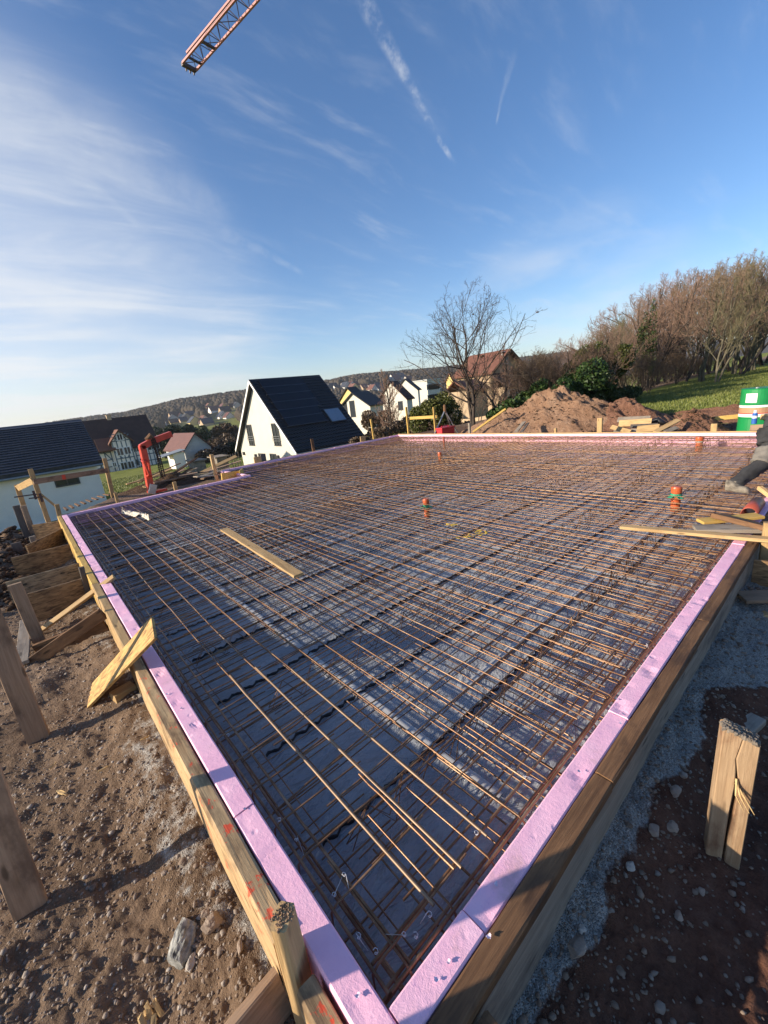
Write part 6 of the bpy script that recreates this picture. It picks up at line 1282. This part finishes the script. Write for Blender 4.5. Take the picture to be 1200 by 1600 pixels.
m_.build('end_frame', M_CRANED, t); m_ = MB(); m_.tube([tip+js*.95+jx*4.5-up*.25, tip+js*.95+jx*JL-up*.3], .018, 5); m_.tube([tip+js*hw_+jx*3-up*.05, tip+js*.95+jx*4.6-up*.25], .015, 5); m_.build('trolley_rope', M_CRANED, t)

# ------------------------------------------------------------------ worker at the right border
rt = Vector((math.sin(YAW), -math.cos(YAW), 0)); fwd = Vector((math.cos(YAW), math.sin(YAW), 0))
ank = onz(1141, 762, .045)
def W_(r, f, z): return ank+rt*r+fwd*f+Vector((0, 0, z-.045))
J = {'pel': W_(0.68, .22, 0.71), 'sp': W_(0.74, .16, 0.90), 'ch': W_(0.82, .04, 1.10), 'nk': W_(0.86, -.04, 1.24), 'h1': W_(0.88, -.08, 1.33), 'h2': W_(0.89, -.11, 1.44), 'h3': W_(0.90, -.10, 1.50),
     'hl': W_(0.59, .22, 0.66), 'kl': W_(0.46, .07, 0.31), 'al': W_(.02, .0, .055), 'hr': W_(0.78, .20, 0.66), 'kr': W_(0.88, .02, 0.36), 'ar': W_(.86, .26, .03),
     'sl': W_(0.68, .10, 1.12), 'el': W_(0.62, -.08, 0.90), 'wl': W_(0.68, -.26, 0.76), 'sr': W_(0.96, .0, 1.12), 'er': W_(1.04, -.14, 0.88), 'wr': W_(0.92, -.30, 0.76)}
E_ = [('pel', 'sp'), ('sp', 'ch'), ('ch', 'nk'), ('nk', 'h1'), ('h1', 'h2'), ('h2', 'h3'), ('pel', 'hl'), ('hl', 'kl'), ('kl', 'al'), ('pel', 'hr'), ('hr', 'kr'), ('kr', 'ar'), ('ch', 'sl'), ('sl', 'el'), ('el', 'wl'), ('ch', 'sr'), ('sr', 'er'), ('er', 'wr')]
RAD = {'pel': .15, 'sp': .14, 'ch': .155, 'nk': .06, 'h1': .075, 'h2': .095, 'h3': .07, 'hl': .105, 'kl': .082, 'al': .058, 'hr': .105, 'kr': .082, 'ar': .055, 'sl': .07, 'el': .05, 'wl': .036, 'sr': .07, 'er': .05, 'wr': .036}
names = list(J); me = bpy.data.meshes.new('person'); vs = [tuple(J[k]) for k in names]; ed_ = [(names.index(a), names.index(b)) for a, b in E_]
rads = [RAD[k]*.88 for k in names]
def hand(wk, ek):                                        # palm with five separate curled fingers
    w0, dir_ = J[wk], (J[wk]-J[ek]).normalized(); sd2 = dir_.cross(Vector((0, 0, 1))).normalized(); dn = sd2.cross(dir_)
    base = len(vs); vs.append(tuple(w0+dir_*.06)); rads.append(.030); ed_.append((names.index(wk), base))
    for k, (off, L) in enumerate(((-.03, .060), (-.01, .072), (.01, .070), (.03, .056))):
        prev = base
        for s_, dz in ((.045, 0), (.045+L*.5, .012), (.045+L, .035)):
            vs.append(tuple(w0+dir_*(.05+s_)+sd2*off*1.1-dn*dz)); rads.append(.0095); ed_.append((prev, len(vs)-1)); prev = len(vs)-1
    prev = base
    for s_, o_ in ((.0, .038), (.03, .055), (.055, .058)):
        vs.append(tuple(w0+dir_*(.045+s_)-sd2*o_-dn*.012)); rads.append(.011); ed_.append((prev, len(vs)-1)); prev = len(vs)-1
hand('wl', 'el'); hand('wr', 'er')
me.from_pydata(vs, ed_, []); po = bpy.data.objects.new('person', me); COL.objects.link(po)
sk = po.modifiers.new('skin', 'SKIN'); sk.use_smooth_shade = True
for i, r0 in enumerate(rads): me.skin_vertices[0].data[i].radius = (r0, r0)
me.skin_vertices[0].data[0].use_root = True
ss = po.modifiers.new('sub', 'SUBSURF'); ss.levels = 2; ss.render_levels = 2
dg = bpy.context.evaluated_depsgraph_get(); dg.update(); bm_ = bpy.data.meshes.new_from_object(po.evaluated_get(dg)); po.modifiers.clear(); po.data = bm_
for m0 in (M_TROUS, M_JACKET, M_SKIN, M_HAIR): bm_.materials.append(m0)
co = np.empty(len(bm_.vertices)*3, np.float32); bm_.vertices.foreach_get('co', co); co = co.reshape(-1, 3)
n3 = .012*fbm(co[:, 0]*14+co[:, 2]*9, co[:, 1]*14-co[:, 2]*17, 3); low = co[:, 2] < .9; nr = np.empty(len(bm_.vertices)*3, np.float32); bm_.vertices.foreach_get('normal', nr); nr = nr.reshape(-1, 3); co += nr*(n3*low*(np.linalg.norm(co[:, :2]-np.array(ank[:2]), axis=1) > .1))[:, None]; bm_.vertices.foreach_set('co', co.ravel())
wl_, wr2 = J['wl'], J['wr']
for pg in bm_.polygons:
    c = pg.center; mi = 0
    if c.z > .76: mi = 1
    if min((c-wl_).length, (c-wr2).length) < .15 and c.z < .95: mi = 2
    if c.z > J['nk'].z+.02: mi = 2
    if c.z > J['h2'].z+.02 or (c.z > J['h1'].z and (c-J['h2']).dot(-fwd) < -.02): mi = 3
    pg.material_index = mi
    pg.use_smooth = True
put(po, 'worker in dark dirty trousers stepping onto the mesh at the right border', 'person')
hc = J['h2']; fd = (-fwd-rt*.6).normalized(); fr_ = fd.cross(Vector((0, 0, 1)))
m_ = MB(); m_.tube([hc+fd*.075+Vector((0, 0, .02)), hc+fd*.115-Vector((0, 0, .02)), hc+fd*.085-Vector((0, 0, .03))], [.012, .017, .012], 8); m_.build('nose', M_SKIN, po, True)
for s_ in (-1, 1): m_ = MB(); m_.tube([hc+fd*.083+fr_*.033*s_+Vector((0, 0, .015)), hc+fd*.093+fr_*.033*s_+Vector((0, 0, .015))], [.012, .006], 8); m_.build('eye', M_WHITEP, po, True); m_ = MB(); m_.tube([hc+fr_*.088*s_+Vector((0, 0, .02)), hc+fr_*.105*s_-Vector((0, 0, .005)), hc+fr_*.09*s_-Vector((0, 0, .035))], [.012, .02, .01], 8); m_.build('ear', M_SKIN, po, True)
m_ = MB(); m_.tube([hc+fd*.088-fr_*.025-Vector((0, 0, .06)), hc+fd*.096-Vector((0, 0, .062)), hc+fd*.088+fr_*.025-Vector((0, 0, .06))], .007, 6); m_.build('mouth', M_REDPIPE, po, True)
def boot(a, toe, k):
    n, mm = 26, 16; V = []; toe = Vector((toe.x, toe.y, 0)).normalized(); sdv = toe.cross(Vector((0, 0, 1)))
    for i in range(n):                                   # sections from heel to toe
        f = i/(n-1); x_ = -.065+.245*f; ww = .040+.014*math.sin(min(1, f*1.25)*math.pi)*1 if f < .9 else .036; ww *= (1 if f < .85 else math.sqrt(max(.03, 1-((f-.85)/.15)**2))); ww *= math.sqrt(min(1, (f+.02)/.1))
        hh = .125 if f < .25 else .125-.045*sstep(np.array(f), .25, .62)
        hh = float(hh)*(1 if f < .8 else math.sqrt(max(.05, 1-((f-.8)/.2)**2)))
        for j in range(mm):
            q = 6.2832*j/mm; V.append(a+toe*x_+sdv*(ww*1.02*math.copysign(abs(math.cos(q))**.8, math.cos(q)))+Vector((0, 0, (-.055+hh*(.5+.5*math.sin(q))))))
    F = [(i*mm+j, i*mm+(j+1) % mm, (i+1)*mm+(j+1) % mm, (i+1)*mm+j) for i in range(n-1) for j in range(mm)]+[tuple(range(mm-1, -1, -1)), tuple(range((n-1)*mm, n*mm))]
    m_ = MB(); m_.add(V, F); m_.tube([a+Vector((0, 0, .02)), a+k*.05, a+k*.09], [.052, .056, .055], 14); m_.build('boot', M_BOOT, po, True)
    m_ = MB(); m_.add([v-Vector((0, 0, .0)) if False else Vector((v.x, v.y, v.z if False else (a.z-.055 if i2 % 2 else a.z-.072))) for i2, v in enumerate([q for i in range(0, n) for q in (a+toe*(-.08+.30*i/(n-1))+sdv*.045, a+toe*(-.08+.30*i/(n-1))-sdv*.045)])], []) if False else None
boot(J['al'], rt*.30-fwd*.95, (J['kl']-J['al']).normalized()); boot(J['ar'], rt*.2-fwd*.9, (J['kr']-J['ar']).normalized())
ax = (J['kl']-J['al']).normalized()
def cuffp(a, b, r0, r1, name, m0, ex=.0):
    m_ = MB(); k = 9; pts = [a+(b-a)*(i/(k-1)) for i in range(k)]; rs = [r0+(r1-r0)*(i/(k-1))+.006*math.sin(i*2.1) for i in range(k)]; m_.tube(pts, rs, 18); o = m_.build(name, m0, po, True)
    for v in o.data.vertices: v.co += Vector((rd.gauss(0, .006), rd.gauss(0, .006), rd.gauss(0, .006)))
cuffp(J['al']+ax*.02, J['al']+ax*.50, .062, .086, 'trouser_leg', M_TROUS)
cuffp(J['kl']-ax*.10, J['kl']+(J['hl']-J['kl'])*.28, .098, .108, 'knee_pad', M_SHORTG); cuffp(J['hl']+(J['kl']-J['hl'])*.55, J['hl']+(J['kl']-J['hl'])*.1, .110, .115, 'thigh_pocket', M_TROUS)
# ------------------------------------------------------------------ thin valley air
hb = MB(); hb.box((-2350, -2350, -32), (2350, 2350, 140)); hz_ = hb.mesh('haze')
hm = bpy.data.materials.new('valley_air'); hm.use_nodes = True; ht = NT(hm.node_tree); ht.n.clear()
pv = ht.node('ShaderNodeVolumePrincipled'); pv.inputs['Color'].default_value = (.86, .90, .95, 1); pv.inputs['Density'].default_value = HAZE; pv.inputs['Anisotropy'].default_value = .2
ht.l.new(pv.outputs[0], ht.node('ShaderNodeOutputMaterial').inputs['Volume'])
put(link('haze', hz_, hm), 'thin pale air over the valley and the far hills', 'haze', kind='stuff')
